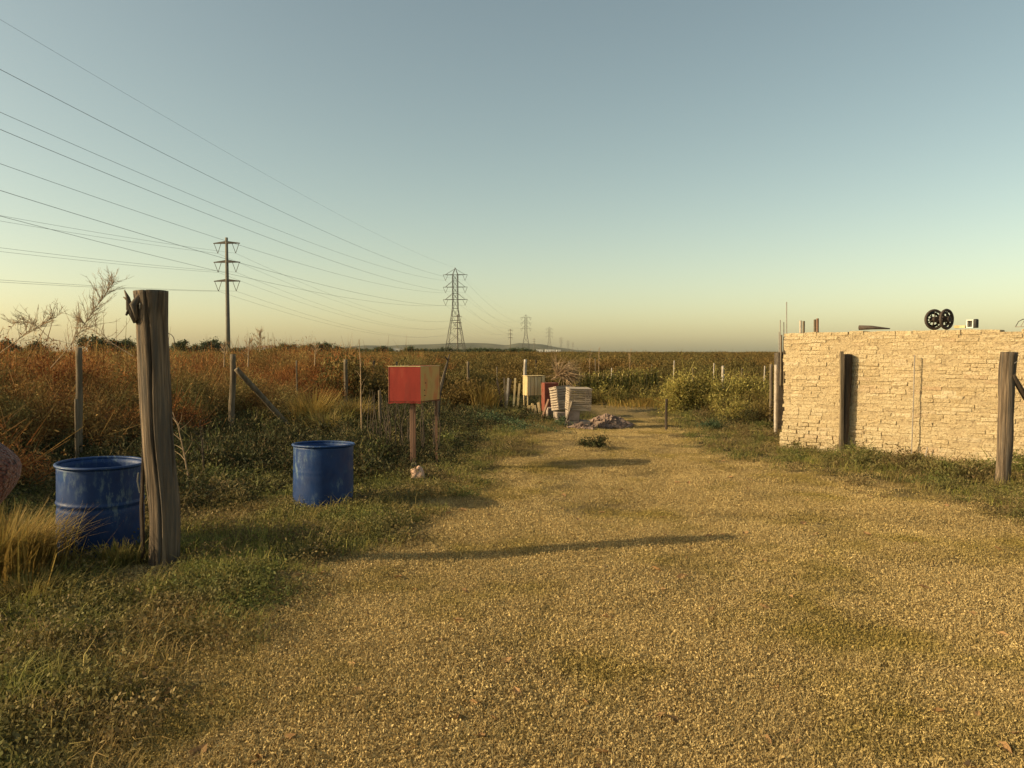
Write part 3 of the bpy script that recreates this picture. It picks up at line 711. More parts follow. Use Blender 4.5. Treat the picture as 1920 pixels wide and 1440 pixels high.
pa, pb_ = wtop(1784), wtop(1805); mb = MB(); mb.box((pa+pb_)/2+Vector((0, 0, .018)), ((pb_-pa).length, .1, .034), Matrix.Rotation(wr, 3, 'Z'), .003)
tag(mb.build('board_offcut', 'pale_wood'), 'short tan board on the wall between the wheels and the white box', 'board')
p = wtop(1925); root = empty('wire_rack', p, 'arched wire rack on the wall at the right edge', 'rack', None, wr)
for k_ in range(5):
    mb = MB(); x0 = -.15+k_*.055
    mb.tube([(x0, -.03, .0), (x0+.03, -.01, .07), (x0+.07, .02, .1), (x0+.12, .06, .1)], .005, 6); mb.build('wire', 'rebar' if k_ else 'rubber', root)
mb = MB(); mb.tube([(-.15, -.03, .004), (.12, -.03, .004)], .005, 6); mb.tube([(-.05, .06, .1), (.2, .06, .1)], .005, 6); mb.build('crossbar', 'rebar', root)
for px, yt, lean, mt, lb in ((1503, 601, -2, 'silver_wood', 'pale post tip behind the wall near its left corner'), (1507, 602, 0, 'post_grey', 'grey post tip beside the pale one behind the wall'),
                       (1530, 599, -2, 'post_grey', 'brown post tip behind the wall, left one of the close pair'), (1535, 597, -2, 'rust_wood', 'reddish post tip behind the wall, right one of the close pair')):
    q = wallp(px)-WN*.7; D = q.y; b_ = gat(px, D); t_ = at(px+lean, yt, D); mb = MB(); mb.tube([b_-Vector((0, 0, .1)), t_], .02, 8)
    tag(mb.build('yard_post', mt), lb, 'post')

# ------------------------------------------------------------------ power lines
def bars(mb, segs, r): 
    for a_, b__ in segs: mb.tube([a_, b__], r, 4, True, True)
ARM = (36.8, 31.2, 25.5)
def lattice_tower():
    root = empty('lattice_tower', (0, 0, 0), '', 'power pylon')
    wz = [(0, 4.6), (5.5, 3.6), (11, 2.75), (16, 1.95), (21.5, 1.25), (25.5, 1.15), (28.3, 1.15), (31.2, 1.15), (34, 1.15), (36.8, 1.15)]
    legs = MB(); br = MB()
    def cs(z, h): return [Vector((sx_*h, sy*h, z)) for sx_, sy in ((-1, -1), (1, -1), (1, 1), (-1, 1))]
    for (z0, h0), (z1, h1) in zip(wz, wz[1:]):
        c0, c1 = cs(z0, h0), cs(z1, h1)
        for k_ in range(4):
            legs.tube([c0[k_], c1[k_]], .13, 4, True, True); n_ = (k_+1) % 4
            br.tube([c0[k_], c1[n_]], .065, 4, True, True); br.tube([c0[n_], c1[k_]], .065, 4, True, True)
            if z1 > 16: br.tube([c1[k_], c1[n_]], .065, 4, True, True)
    for z, h in ((5.5, 3.6), (16, 1.95)):
        c0 = cs(z, h)
        for k_ in range(4): br.tube([c0[k_], c0[(k_+1) % 4]], .07, 4, True, True)
    top = Vector((0, 0, 40)); 
    for q in cs(36.8, 1.15): legs.tube([q, top], .11, 4, True, True)
    legs.build('legs', 'tower', root); br.build('bracing', 'tower', root)
    for z in ARM:
        mb = MB()
        for s_ in (-1, 1):
            tip = Vector((s_*5.6, 0, z))
            for sy in (-1, 1):
                mb.tube([Vector((s_*1.15, sy*1.15, z)), tip], .1, 4, True, True)
                mb.tube([Vector((s_*(1.15 if z < 36 else 0), sy*(1.15 if z < 36 else 0), z+2.8)), Vector((s_*4.6, sy*.25, z))], .07, 4, True, True)
        for x_ in (-3, 3): mb.tube([Vector((x_, -.6, z)), Vector((x_, .6, z))], .07, 4)
        arm = mb.build('cross_arm', 'tower', root)
        for s_ in (-1, 1):
            iv = MB(); bot = Vector((s_*4.5, 0, z-2.6))
            iv.tube([Vector((s_*5.6, 0, z)), bot], .085, 6); iv.tube([Vector((s_*3.4, 0, z)), bot], .085, 6); iv.build('insulator', 'tower', arm)
    return root
def power_pole():
    root = empty('power_pole', (0, 0, 0), '', 'power pole')
    mb = MB(); mb.tube([(0, 0, z) for z in (-1, 10, 20, 30)], [.56, .5, .43, .34], 12); mb.build('pole_shaft', 'concrete_pole', root, True)
    for z in (28.7, 24.0, 19.3):
        mb = MB()
        for s_ in (-1, 1):
            mb.add([(0, -.3, z+.45), (0, .3, z+.45), (0, .3, z-.25), (0, -.3, z-.25), (s_*3.4, -.1, z-.02), (s_*3.4, .1, z-.02), (s_*3.4, .1, z-.22), (s_*3.4, -.1, z-.22)],
                   [(0,4,5,1), (1,5,6,2), (2,6,7,3), (3,7,4,0), (4,7,6,5)])
        arm = mb.build('cross_arm', 'tower', root)
        for s_ in (-1, 1):
            iv = MB(); bot = Vector((s_*2.3, 0, z-2.6)); iv.tube([Vector((s_*3.2, 0, z-.2)), bot], .07, 6); iv.tube([Vector((s_*1.45, 0, z-.2)), bot], .07, 6); iv.build('insulator', 'tower', arm)
    return root
TW = [(854, 348), (986, 780), (1030, 1160), (1052, 1950), (1065, 2480)]
PW = [(428, 190), (858, 578), (957, 941), (1001.5, 1600), (1074, 2300)]
def line_pts(lst, prev):
    out = [Vector(prev)]
    for px, D in lst: q = at(px, 660, D); out.append(Vector((q.x, q.y, 0)))
    return out
TP = line_pts(TW, (-64, -50, 0)); PP = line_pts(PW, (-101, -190, 0))
def angle_of(P, i):
    d = (P[min(i+1, len(P)-1)]-P[i-1]); return math.atan2(-d.x, d.y)
tl = ['nearest and largest lattice pylon, above the bent branch', 'second nearest lattice pylon, before the hill right of the largest one', 'third nearest lattice pylon over the right slope of the hills',
      'faint small lattice pylon right of the third nearest one', 'faintest lattice pylon, farthest right of the line']
plb = ['tall near power pole with three tapered arms at left of the sky', 'slim power pole seen through the nearest lattice pylon', 'small distant power pole left of the second nearest lattice pylon',
       'tiny power pole between the second and third nearest pylons', 'faintest distant power pole at the right end of the line']
for P, proto, labs, grp in ((TP, lattice_tower(), tl, 'lattice pylons of the power line'), (PP, power_pole(), plb, 'poles of the second power line')):
    for i in range(1, len(P)):
        o = proto if i == 1 else copy_tree(proto)
        o.location = P[i]; o.rotation_euler = (0, 0, angle_of(P, i)); tag(o, labs[i-1], o['category'], grp)
def conductor(P, off, z, sag, r, label, grp, nsp):
    mb = MB(); 
    for i in range(nsp):
        a_, b__ = P[i].copy(), P[i+1].copy()
        aa = angle_of(P, max(i, 1)); ab = angle_of(P, i+1)
        a_ += Vector((math.cos(aa)*off, math.sin(aa)*off, z)); b__ += Vector((math.cos(ab)*off, math.sin(ab)*off, z))
        n_ = 48; pts = []
        for k_ in range(n_+1):
            t = k_/n_; q = a_.lerp(b__, t); q.z -= 4*sag*t*(1-t)*((b__-a_).length/400)**1.5; pts.append(q)
        mb.tube(pts, r, 5, False)
    tag(mb.build('overhead_wire', 'cable'), label, 'wire', grp)
lv = ('upper', 'middle', 'lower')
GT, GP_ = 'wires strung between the lattice pylons', 'wires strung between the power poles'
conductor(TP, 0, 40, 5.6, .014, 'thin topmost wire running to the peak of the largest pylon', GT, 3)
for i, z in enumerate(ARM):
    for s_, nm in ((-1, 'left'), (1, 'right')):
        conductor(TP, s_*4.5, z-2.6, 7.4, .025, 'wire on the %s end of the %s arm of the largest pylon' % (nm, lv[i]), GT, 3)
for i, z in enumerate((28.7, 24.0, 19.3)):
    for s_, nm in ((-1, 'left'), (1, 'right')):
        conductor(PP, s_*2.3, z-2.6, 7.6, .022, 'wire on the %s end of the %s arm of the near power pole' % (nm, lv[i]), GP_, 3)
# street lamp far left
q = gat(327, 150); root = empty('street_lamp', q, 'tiny street lamp just right of the thick post top', 'street lamp')
z = at(327, 630, 150).z; mb = MB(); mb.tube([(0, 0, 0), (0, 0, z-.8), (-.15, 0, z-.2), (-.6, 0, z+.3), (-1.1, 0, z+.5)], [.12, .09, .08, .07, .06], 8); mb.build('pole', 'tower', root)
mb = MB(); mb.box((-1.35, 0, z+.5), (.6, .25, .15)); mb.build('lamp_head', 'tower', root)

# ------------------------------------------------------------------ far houses
def house(px, D, w_, h_, label, flat=False):
    q = gat(px, D); root = empty('house', q, label, 'house', 'pale houses on the horizon')
    mb = MB(); mb.box((0, 0, h_/2), (w_, 7, h_)); mb.build('wall', 'house_wall', root)
    mb = MB(); 
    if flat: mb.box((0, 0, h_+.12), (w_+.5, 7.5, .22))
    else: mb.add([(-w_/2-.4, -4, h_+.01), (w_/2+.4, -4, h_+.01), (w_/2+.4, 4, h_+.01), (-w_/2-.4, 4, h_+.01), (-w_/2-.4, 0, h_+1.6), (w_/2+.4, 0, h_+1.6)], [(0,1,5,4), (2,3,4,5), (1,2,5), (3,0,4), (3,2,1,0)])
    mb.build('roof', 'house_roof' if not flat else 'house_wall', root)
    mb = MB()
    for x_ in np.arange(-w_/2+1.5, w_/2-1, 3.2): mb.box((x_, -3.52, h_*.55), (1.1, .06, 1.1))
    mb.build('windows', 'rubber', root)
for a_ in ((403, 480, 9, 4.6, 'pale low house left of the near power pole'), (500, 620, 14, 5.2, 'long pale house right of the near power pole'),
           (748, 560, 11, 4.2, 'pale house left of the nearest lattice pylon', True), (981, 820, 8, 5.0, 'white house under the left legs of the second pylon', True),
           (1012, 900, 7, 4.6, 'white house between the second and third pylons', True), (1031, 1050, 13, 5.0, 'white building at the foot of the third pylon', True),
           (1047, 1000, 6, 4.4, 'small white house just right of the third pylon', True), (183, 300, 5, 3.6, 'pale house above the scrub left of the thick post', True)):
    house(*a_)

# ------------------------------------------------------------------ trees on the far line
tcrown = []
for s_ in range(3):
    rs = np.random.RandomState(60+s_); tcrown.append(bush_mesh('crown', 60+s_, 'far_leaf', 2800, .44, .44, .9, .075, .05, 12+4*s_, .22))
tk = MB(); tk.tube([(0, 0, -.05), (.01, 0, .2), (0, .01, .5)], [.035, .026, .015], 7); tk.tube([(0, 0, .22), (.12, .03, .45)], [.016, .006], 5); tk.tube([(0, 0, .25), (-.1, .05, .5)], [.016, .006], 5)
tkm = tk.build('trunk', 'bark'); trunk_me = tkm.data; bpy.data.objects.remove(tkm)
def tree(px, ytop, D, wf, k_, label):
    q = gat(px, D); h = at(px, ytop-4, D).z; root = empty('tree', q, label, 'tree', 'trees along the horizon', k_*1.7+px)
    obj('trunk', trunk_me, (0, 0, 0), 0, h, root); obj('crown', tcrown[k_ % 3], (0, 0, h*.18), k_, (h*wf, h*wf, h*.86), root)
for a_ in ((8, 632, 260, 1.3, 0, 'dark tree at the very left end of the horizon'), (62, 638, 280, 1.6, 1, 'low wide tree near the left end of the horizon'),
    (172, 626, 240, 1.2, 2, 'tree right behind the feathery dead plant'), (205, 630, 250, 1.3, 0, 'tree left of the thick post, farther from it'), (232, 633, 255, 1.4, 1, 'tree just left of the thick post top'),
    (340, 637, 300, 1.1, 2, 'slim tree just right of the tiny street lamp'), (355, 643, 320, 1.5, 0, 'low tree between the street lamp and the power pole'), (394, 634, 330, 1.3, 1, 'round tree left of the near power pole'),
    (414, 642, 340, 1.3, 2, 'small tree touching the near power pole on its left'), (532, 641, 420, 1.0, 0, 'pointed tree right of the near power pole'), (545, 645, 430, 1.4, 1, 'low tree beside the pointed one right of the pole'),
    (578, 646, 430, 1.8, 2, 'wide low tree left of the dome shaped one'), (607, 638, 330, 1.25, 0, 'dome shaped dark tree midway between pole and pylon'), (636, 648, 330, 1.4, 1, 'small tree right of the dome shaped one'),
    (716, 650, 420, 1.6, 2, 'low tree under the left part of the hills'), (765, 650, 380, 1.7, 1, 'low tree above the red and ochre box'), (905, 652, 200, 1.3, 0, 'dark bushy tree before the hills right of the nearest pylon')):
    tree(*a_)

# ------------------------------------------------------------------ vegetation stuff
rs = np.random.RandomState(5)
rust = [bush_mesh('rust_scrub', 20+i, 'rust_leaf', 9000, .8, .8, 1.0, .04, .010, 20, .2, 110) for i in range(4)]
olive = [bush_mesh('olive_scrub', 30+i, 'olive_leaf', 4200, .8, .8, 1.0, .07, .03, 22, .24, 20) for i in range(4)]
fencex = lambda y: float(np.interp(y, [0, 4, 9.5, 13, 19, 25, 30], [-5.7, -5.7, -5.75, -5.25, -4.3, -3.3, -2.6]))
pts = []; hs = []
for y in np.arange(3.5, 34, .75):
    for x in np.arange(-30, fencex(y)-.2, .8):
        if x/y < -1.05 and x < -8.5: continue
        xx, yy = x+rs.uniform(-.3, .3), y+rs.uniform(-.3, .3)
        if xx > fencex(yy)-.1+.6*nz(yy, 0, .5, 3): continue
        pts.append((xx, yy)); hs.append(1)
P, Rt, Sc, ix = scat_points(rs, pts, 4, 1.0, 1.3)
for i, (x, y) in enumerate(pts):
    base = 1.5+.55*nz(x, y, .36, 4)+.26*rs.uniform(-1, 1)
    Sc[i, :2] *= rs.uniform(.75, 1.35)
    if x > fencex(y)-.9: base *= .82
    if y < 8: base = min(base, 1.3)
    Sc[i, 2] = base
scatter('rust_scrub', rust, P, Rt, Sc, ix, 'thick mass of rust and orange dry scrub behind the left fence posts', 'scrub')

pts = []; zz = []; ss = []
y = 19.0
while y < 700:
    st = max(1.15, y*.0125) if y < 120 else y*.017
    x = -y*.8-3
    while x < y*.8+6:
        xx, yy = x+rs.uniform(-.45, .45)*st, y+rs.uniform(-.45, .45)*st; x += st
        if yy < 34 and xx < fencex(min(yy, 30))-.5: continue
        if yy < 24.5 and -.9 < xx < 7 : continue
        if yy < 22 and xx > 6: continue
        pts.append((xx, yy)); ss.append(st)
        k_ = 1.28+.2*nz(xx, yy, .06, 2)+.26*rs.uniform(-1, 1)
        if yy < 30 and xx > -3: k_ *= .72
        elif yy < 45 and xx > -3: k_ *= .86
        zz.append(min(k_, 1.52))
    y += st
P, Rt, Sc, ix = scat_points(rs, pts, 4, 1., 1.1, .04)
ss = np.array(ss); Sc[:, 0] = Sc[:, 1] = ss*.85*rs.uniform(.85, 1.2, len(ss)); Sc[:, 2] = np.array(zz)*1.02
scatter('scrubland', olive, P, Rt, Sc, ix, 'olive brown scrub reaching from the end of the track to the horizon', 'scrubland')
print('scrub', len(pts))

# far wooded strip below the hills
pts = []; 
for i in range(420):
    px = rs.uniform(250, 1000); D = rs.uniform(480, 900); q = at(px, 660, D); pts.append((q.x, q.y))
P, Rt, Sc, ix = scat_points(rs, pts, 3, 6, 11); Sc[:, 2] = rs.uniform(3.2, 6.2, len(pts))
scatter('distant_woods', tcrown, P, Rt, Sc, ix, 'thin far-off line of dark trees below the hills', 'trees')

# herbs, grass, straw
def herb(i, n=60, mat='green_leaf', h=.13, r=.13, L=.02):
    q = np.random.RandomState(100+i); C = np.stack([q.normal(0, r*.5, n), q.normal(0, r*.5, n), q.uniform(.01, h, n)], 1)
    return np_mesh('herb', *leaf_quads(q, C, L, L*.6, .2), mat)
def tuft(i, n, h, r, W, lean, mat):
    q = np.random.RandomState(200+i); B = np.stack([q.normal(0, r, n), q.normal(0, r, n), np.zeros(n)], 1)
    return np_mesh('tuft', *blade_quads(q, B, h, W, lean), mat)
herbs = [herb(i, 230, h=.07+.03*i, r=.18) for i in range(3)]+[tuft(i, 60, .12, .09, .0045, .8, 'green_blade') for i in range(3)]
pts = []
def inview(x, y): return y > 2.3 and abs(x) < y*.72+.6
while len(pts) < 9000:
    y = 2.4+15.5*rs.rand()**1.25; x = rs.uniform(-.72*y-.6, .72*y+.6)
    v_ = verge(x, y)
    if math.hypot(x-pb.x, (y-pb.y+.25)/1.4) < .26 or (y < 5.3 and y > 4.9 and abs(x+3.05) < .3 and rs.rand() < .6): continue
    if rs.rand() < v_**1.5*(.95 if x < 2 else .38): pts.append((x, y))
P, Rt, Sc, ix = scat_points(rs, pts, 6, .55, 1.2, .2, (.6, 1.2)); 
scatter('low_weeds', herbs, P, Rt, Sc, ix, 'low green and brown weeds carpeting the verges of the track', 'weeds')
# denser, taller growth under the scrub and along the wall
tall = [bush_mesh('weed', 300+i, 'green_leaf', 420, .22, .22, .34, .04, .014, 8, .3, 12) for i in range(3)]+[bush_mesh('weed', 310+i, 'dark_leaf', 420, .24, .24, .36, .04, .016, 8, .3, 12) for i in range(2)]
pts = []; kinds = []
while len(pts) < 2300:
    y = 6.5+17*rs.rand(); x = rs.uniform(-.72*y, .72*y)
    l = np.interp(y, lbD, lbX)-x; r_ = x-np.interp(y, rbD, rbX)
    left = l > .55 and x > fencex(y)-.8; right = r_ > .6 and (y > 12.4 or (x-WA.x)*WN.x+(y-WA.y)*WN.y > .12)
    if (left and rs.rand() < min(1, (l-.4)/1.6)) or (right and rs.rand() < .15):
        if (Vector((x, y, 0))-gat(603, 7.15)).length < .7 or (y < 7 and l < 2.2): continue
        if left and y < 7.2+1.0 and l < 1.6: continue
        pts.append((x, y)); kinds.append(rs.choice(([3, 4, 3, 4, 0] if y > 8.5 else [0, 1, 2, 3, 4]) if left else [0, 1, 2, 0, 1]))  # back left gets mostly dark, browner leaves: hedge shade put into leaf colour
P, Rt, Sc, ix = scat_points(rs, pts, 5, .6, 1.25, .15, (.55, 1.15)); Sc[:, 2] *= .8; Sc[(P[:, 1] > 8.5) & (P[:, 0] < -1.5), 2] *= 1.45
scatter('undergrowth', tall, P, Rt, Sc, np.array(kinds), 'knee high weeds and leafy undergrowth below the scrub and the wall', 'weeds')
# straw litter and pebbly clods on the track
def litter(i, n=480, rad=.2):
    q = np.random.RandomState(400+i); C = np.stack([q.uniform(-rad, rad, n), q.uniform(-rad, rad, n), q.uniform(.001, .015, n)], 1)
    a = leaf_quads(q, C, .011, .0055, .0)
    n2 = 70; B = np.stack([q.uniform(-rad, rad, n2), q.uniform(-rad, rad, n2), np.zeros(n2)], 1)
    bq = blade_quads(q, B, .03, .002, .9)
    return np_mesh('litter', *join([a, bq]), 'straw')
lit = [litter(i) for i in range(5)]
pts = []
while len(pts) < 6500:
    y = 2.4+15*rs.rand()**1.5; x = rs.uniform(-.72*y-.3, .72*y+.3)
    if rs.rand() > verge(x, y)*.75 and rs.rand() < .62+1.1*max(-.28, nz(x, y, 1.3, 13)): pts.append((x, y))
P, Rt, Sc, ix = scat_points(rs, pts, 5, .7, 1.3, .03, (.7, 1.3))
scatter('dry_grass', lit, P, Rt, Sc, ix, 'short dry straw coloured grass and litter covering the track', 'dry grass')
rough = [bush_mesh('weed', 330+i, 'yellow_leaf', 500, .22, .22, .5, .05, .016, 8, .3, 26) for i in range(2)]+[bush_mesh('weed', 335+i, 'olive_leaf', 600, .26, .26, .5, .05, .016, 8, .3, 30) for i in range(3)]
pts = []
while len(pts) < 520:
    y = rs.uniform(15.5, 25); x = rs.uniform(2.2, .42*y+1.5)
    if x < 4.6 and y < 21.5: continue
    if (x-WA.x)*WU.y-(y-WA.y)*WU.x > 0 and x > 8.5: continue
    pts.append((x, y))
P, Rt, Sc, ix = scat_points(rs, pts, 5, .7, 1.5, .15, (.6, 1.15))
scatter('rough_scrub', rough, P, Rt, Sc, ix, 'ragged olive and yellow growth between the track end and the wall corner', 'scrub')
for i, (px, yt, D) in enumerate(((1118, 672, 26), (1146, 690, 24), (1222, 684, 25), (1262, 676, 24), (1301, 690, 22), (1338, 681, 23), (1391, 690, 21), (1432, 686, 20))):
    post('thin_stake', px, 0, yt, D, .018, ('post_grey', 'silver_wood')[i % 2], 'thin stake in the scrub behind the track end, number %s from the crates' % ('one two three four five six seven eight'.split()[i]), 'stake', lean=(-2, 1, 0, 2)[i % 4], group='thin stakes behind the track end', seed=i+2)
# small clods and pebbles
import bmesh as _bm
pb_ = []
for i in range(4):
    bm = _bm.new(); _bm.ops.create_icosphere(bm, subdivisions=2, radius=1)
    for v_ in bm.verts: v_.co *= 1+.5*mnoise.noise(v_.co*1.6+Vector((i*9, 0, 0))); v_.co.z *= .6
    me = bpy.data.meshes.new('pebble'); bm.to_mesh(me); bm.free(); me.materials.append(M['clod']); pb_.append(me)
pts = []
while len(pts) < 5200:
    y = 2.4+12*rs.rand()**1.4; x = rs.uniform(-.72*y, .72*y)
    if rs.rand() < .25+1.2*abs(nz(x, y, .8, 21)): pts.append((x, y))
P, Rt, Sc, ix = scat_points(rs, pts, 4, .004, .012, .5); big = rs.rand(len(pts)) < .04; Sc[big] *= 1.9
scatter('pebbles', pb_, P, Rt, Sc, ix, 'small clods and pebbles scattered over the dry track', 'pebbles')
# fallen leaves
q = np.random.RandomState(77); fl = []
for i in range(4):
    n = 1; mb_v = []; L = .05; w_ = .022
    V_ = np.array([(-L, 0, .004), (-L*.3, w_, .014), (L*.4, w_*.8, .012), (L, 0, .002), (L*.4, -w_*.8, .016), (-L*.3, -w_, .006), (0, 0, 0)])+q.normal(0, .003, (7, 3))
    me = bpy.data.meshes.new('fallen_leaf'); me.from_pydata([tuple(a) for a in V_], [], [(0, 6, 1), (1, 6, 2), (2, 6, 3), (3, 6, 4), (4, 6, 5), (5, 6, 0)]); me.materials.append(M['dead_leaf']); fl.append(me)
pts = []
while len(pts) < 260:
    y = 2.5+8*rs.rand()**1.4; pts.append((rs.uniform(-.7*y, .7*y), y))
P, Rt, Sc, ix = scat_points(rs, pts, 4, .35, 1.05, .5); P[:, 2] += .014
scatter('fallen_leaves', fl, P, Rt, Sc, ix, 'dry fallen leaves strewn over the foreground', 'leaves')

# ------------------------------------------------------------------ single plants
def tussock(px, D, h, r, n, lean, mat, label, seed, cat='grass tuft'):
    q = np.random.RandomState(seed); a = q.uniform(0, 6.283, n); rr = np.abs(q.normal(0, r, n))
    B = np.stack([np.cos(a)*rr, np.sin(a)*rr, np.zeros(n)], 1)
    me = np_mesh('grass_tuft', *blade_quads(q, B, h, .006+.0006*D, lean, a+q.normal(0, .5, n)), mat)
    return tag(obj('grass_tuft', me, gat(px, D)), label, cat)
tussock(-14, 4.75, .42, .17, 1500, .7, 'gold_blade', 'golden grass tuft at the left edge beside the left drum', 1)
tussock(44, 5.1, .30, .1, 700, .7, 'gold_blade', 'smaller golden tuft between the left edge tuft and the drum', 2)
tussock(40, 4.4, .18, .2, 900, .8, 'green_blade', 'green yellow grass tuft in front of the left drum', 3)
tussock(585, 13.9, .74, .16, 1000, .8, 'gold_blade', 'large olive gold tussock in the scrub above the right drum', 4)
tussock(662, 14.4, .55, .18, 800, .85, 'gold_blade', 'smaller gold tussock between the large one and the red sign', 5)
tussock(610, 13.0, .5, .18, 700, .95, 'green_blade', 'low spreading tussock right in front of the large one', 9)
tussock(205, 5.1, .16, .08, 300, .5, 'green_blade', 'short grass blades before the foot of the left drum', 6)
tussock(905, 18.5, .7, .22, 500, .7, 'gold_blade', 'yellow brown grass clump left of the broken planks', 7)
tussock(1090+120, 21.5, .22, .7, 1500, .7, 'gold_blade', 'low yellow grass strip at the far end of the track', 8)

def single(px, D, rx, h, n, mat, label, seed, L=.04, W=.02, cat='bush', name='bush', ry=None, spikes=20):
    me = bush_mesh(name, seed, mat, n, rx, ry or rx, h, L, W, 18, .25, spikes); return tag(obj(name, me, gat(px, D)), label, cat)
single(1112, 11.6, .26, .20, 900, 'dark_leaf', 'dark tuft of weeds lying alone on the sunlit track', 501, .05, .015, 'weed clump', 'weed_clump', .16)
single(470, 11.0, .62, .42, 3200, 'dark_leaf', 'rounded dark low shrub left of the right drum', 502)
single(920, 14.8, .5, .36, 2200, 'teal_leaf', 'green leafy shrub below the broken planks', 503)
single(985, 13.4, .55, .28, 2200, 'teal_leaf', 'bluish green low shrub at the left track edge', 504)
single(1062, 15.0, .28, .3, 1200, 'teal_leaf', 'dark green clump against the left side of the block stack', 505)
single(1210, 24.5, .7, .85, 2200, 'dark_leaf', 'dark green bush between the staked plants and yellow bushes', 506)
GY = 'yellow green bushes at the end of the track'
for i, (px, D, rx, h, lb) in enumerate(((1278, 18.6, .55, 1.0, 'yellow green bush, leftmost of the row behind the short stake'), (1325, 18.4, .65, 1.08, 'tall yellow green bush in the middle of the row'),
     (1372, 18.6, .6, 1.0, 'yellow green bush around the pale post'), (1418, 18.4, .6, .95, 'yellow green bush near the wall corner, rightmost of the row'))):
    tag(single(px, D, rx+.1, h+.1, 5200, 'yellow_leaf', lb, 520+i, .055, .026, ry=.6, spikes=90), group=GY)
for i, (px, D, rx, h, lb) in enumerate(((1395, 15.2, .55, .4, 'dark tangled bramble left of the pale post at the wall corner'), (1690, 9.6, .45, .3, 'green weed clump at the wall foot left of the thin rod'), (1330, 14.2, .4, .24, 'grey green clump right of the short stake'), (1780, 9.0, .4, .26, 'leafy clump at the wall foot right of the thin rod'))):
    single(px, D, rx, h, 1600, ('dark_leaf', 'green_leaf', 'teal_leaf', 'green_leaf')[i], lb, 540+i, .035, .015, 'weed clump', 'weed_clump', .3)

# row of staked yellow leafy plants
stm = bush_mesh('leaves', 560, 'yellow_leaf', 520, .075, .075, .86, .075, .028, 9, .35, 0)
sp_me = None
for i in range(19):
    px = 1078+i*9.0; D = 22.8+.05*i
    if i >= 18: continue
    root = empty('staked_plant', gat(px, D), '', 'plant', 'row of staked yellow plants right of the crates')
    root['label'] = 'yellow leafy plant tied to a stake in the even row right of the crates'
    if sp_me is None:
        mb = MB(); mb.tube([(0, 0, -.1), (0, 0, .86)], .014, 6); so = mb.build('stake', 'pale_wood', root); sp_me = so.data
    else: obj('stake', sp_me, (0, 0, 0), 0, 1, root)
    obj('leaves', stm, (0, 0, .05), i*1.3, (1, 1, .92+.16*(i/13)), root)

# ------------------------------------------------------------------ tall dead plants
def dead_plant(name, pts, label, seed, n=26, bl=.3, mat='twig', r=.009, frond=True, cat='dead plant', curl=0):
    rnd = random.Random(seed); mb = MB(); P_ = [Vector(p) for p in pts]; mb.tube(P_, [r*(1-.8*i/(len(P_)-1)) for i in range(len(P_))], 6)
    for k_ in range(n):
        t = .25+.75*k_/n; f = t*(len(P_)-1); i = min(int(f), len(P_)-2); q = P_[i].lerp(P_[i+1], f-i); ax = (P_[i+1]-P_[i]).normalized()
        d = (ax*.7+Vector((rnd.uniform(-1, 1), rnd.uniform(-.6, .6), rnd.uniform(-.4, .9)))).normalized(); l = bl*(1.15-t*.7)*rnd.uniform(.5, 1.1)
        e1 = q+d*l*.5; e2 = e1+(d+Vector((rnd.uniform(-.4, .4), 0, rnd.uniform(-.2, .5)-curl))).normalized()*l*.5; mb.tube([q, e1, e2], [max(r*.34, .0028), max(r*.26, .0022), .0014], 4)
        if frond:
            for j in range(7):
                s0 = e1.lerp(e2, rnd.random()) if j > 2 else q.lerp(e1, rnd.uniform(.3, 1)); dd = (d+Vector((rnd.uniform(-1, 1), rnd.uniform(-.7, .7), rnd.uniform(-.5, 1)))).normalized()
                mb.tube([s0, s0+dd*rnd.uniform(.02, .08)*max(1, bl*2.5)], [max(r*.2, .002), .0012], 3)
    o = mb.build(name, mat); return tag(o, label, cat)
dead_plant('dead_plant', [at(95, 690, 9.8), at(130, 650, 9.8), at(160, 605, 9.8), at(190, 562, 9.8), at(214, 528, 9.8)], 'tall feathery dead plant slanting above the rust scrub at left', 1, 80, .5, r=.006)
dead_plant('dead_plant', [at(0, 662, 9.2), at(40, 632, 9.2), at(75, 612, 9.2), at(112, 586, 9.2)], 'dead branch left of the feathery plant, arching over the scrub', 2, 36, .36, r=.006)
dead_plant('dead_plant', [at(100, 640, 9.6), at(70, 612, 9.6), at(45, 602, 9.6), at(22, 608, 9.6)], 'thin drooping dead twig at the far left above the scrub', 3, 30, .34, r=.005, curl=.3)
dead_plant('dead_plant', [at(250, 668, 9.0), at(205, 640, 9.0), at(165, 612, 9.0), at(150, 600, 9.0)], 'dead branch leaning left from the thick post over the scrub', 4, 24, .34, r=.006)
dead_plant('dead_plant', [at(487, 660, 14), at(488, 640, 14), at(486, 622, 14)], 'curly dry seed head standing above the scrub right of the power pole', 5, 24, .2)
dead_plant('dead_stick', [at(679, 832, 12.3)+Vector((0, 0, -.1)), at(677, 760, 12.3), at(676, 690, 12.3), at(673, 636, 12.3)], 'tall thin bare stick left of the red box', 6, 9, .28, 'twig', .016, False, 'stick')
dead_plant('dead_branch', [at(818, 800, 15), at(823, 740, 15), at(836, 690, 15), at(843, 664, 15)], 'thick bent bare branch leaning right of the ochre panel', 7, 5, .25, 'bark', .055, False, 'branch')
dead_plant('dead_branch', [at(355, 905, 8), at(345, 850, 8), at(334, 800, 8), at(322, 770, 8)], 'pale crooked dead branch right of the thick post', 8, 12, .25, 'twig', .012, False, 'branch')
dead_plant('dead_branch', [at(382, 880, 8.4), at(379, 830, 8.4), at(374, 790, 8.4)], 'short upright dead branch between the thick post and the right drum', 9, 10, .2, 'post_dark', .012, False, 'branch')
dead_plant('brush_heap', [at(1034, 712, 19), at(1050, 703, 19), at(1066, 708, 19)], 'grey heap of brushwood behind the junk heap', 10, 320, .8, 'twig', .02, False, 'brush heap', .6)
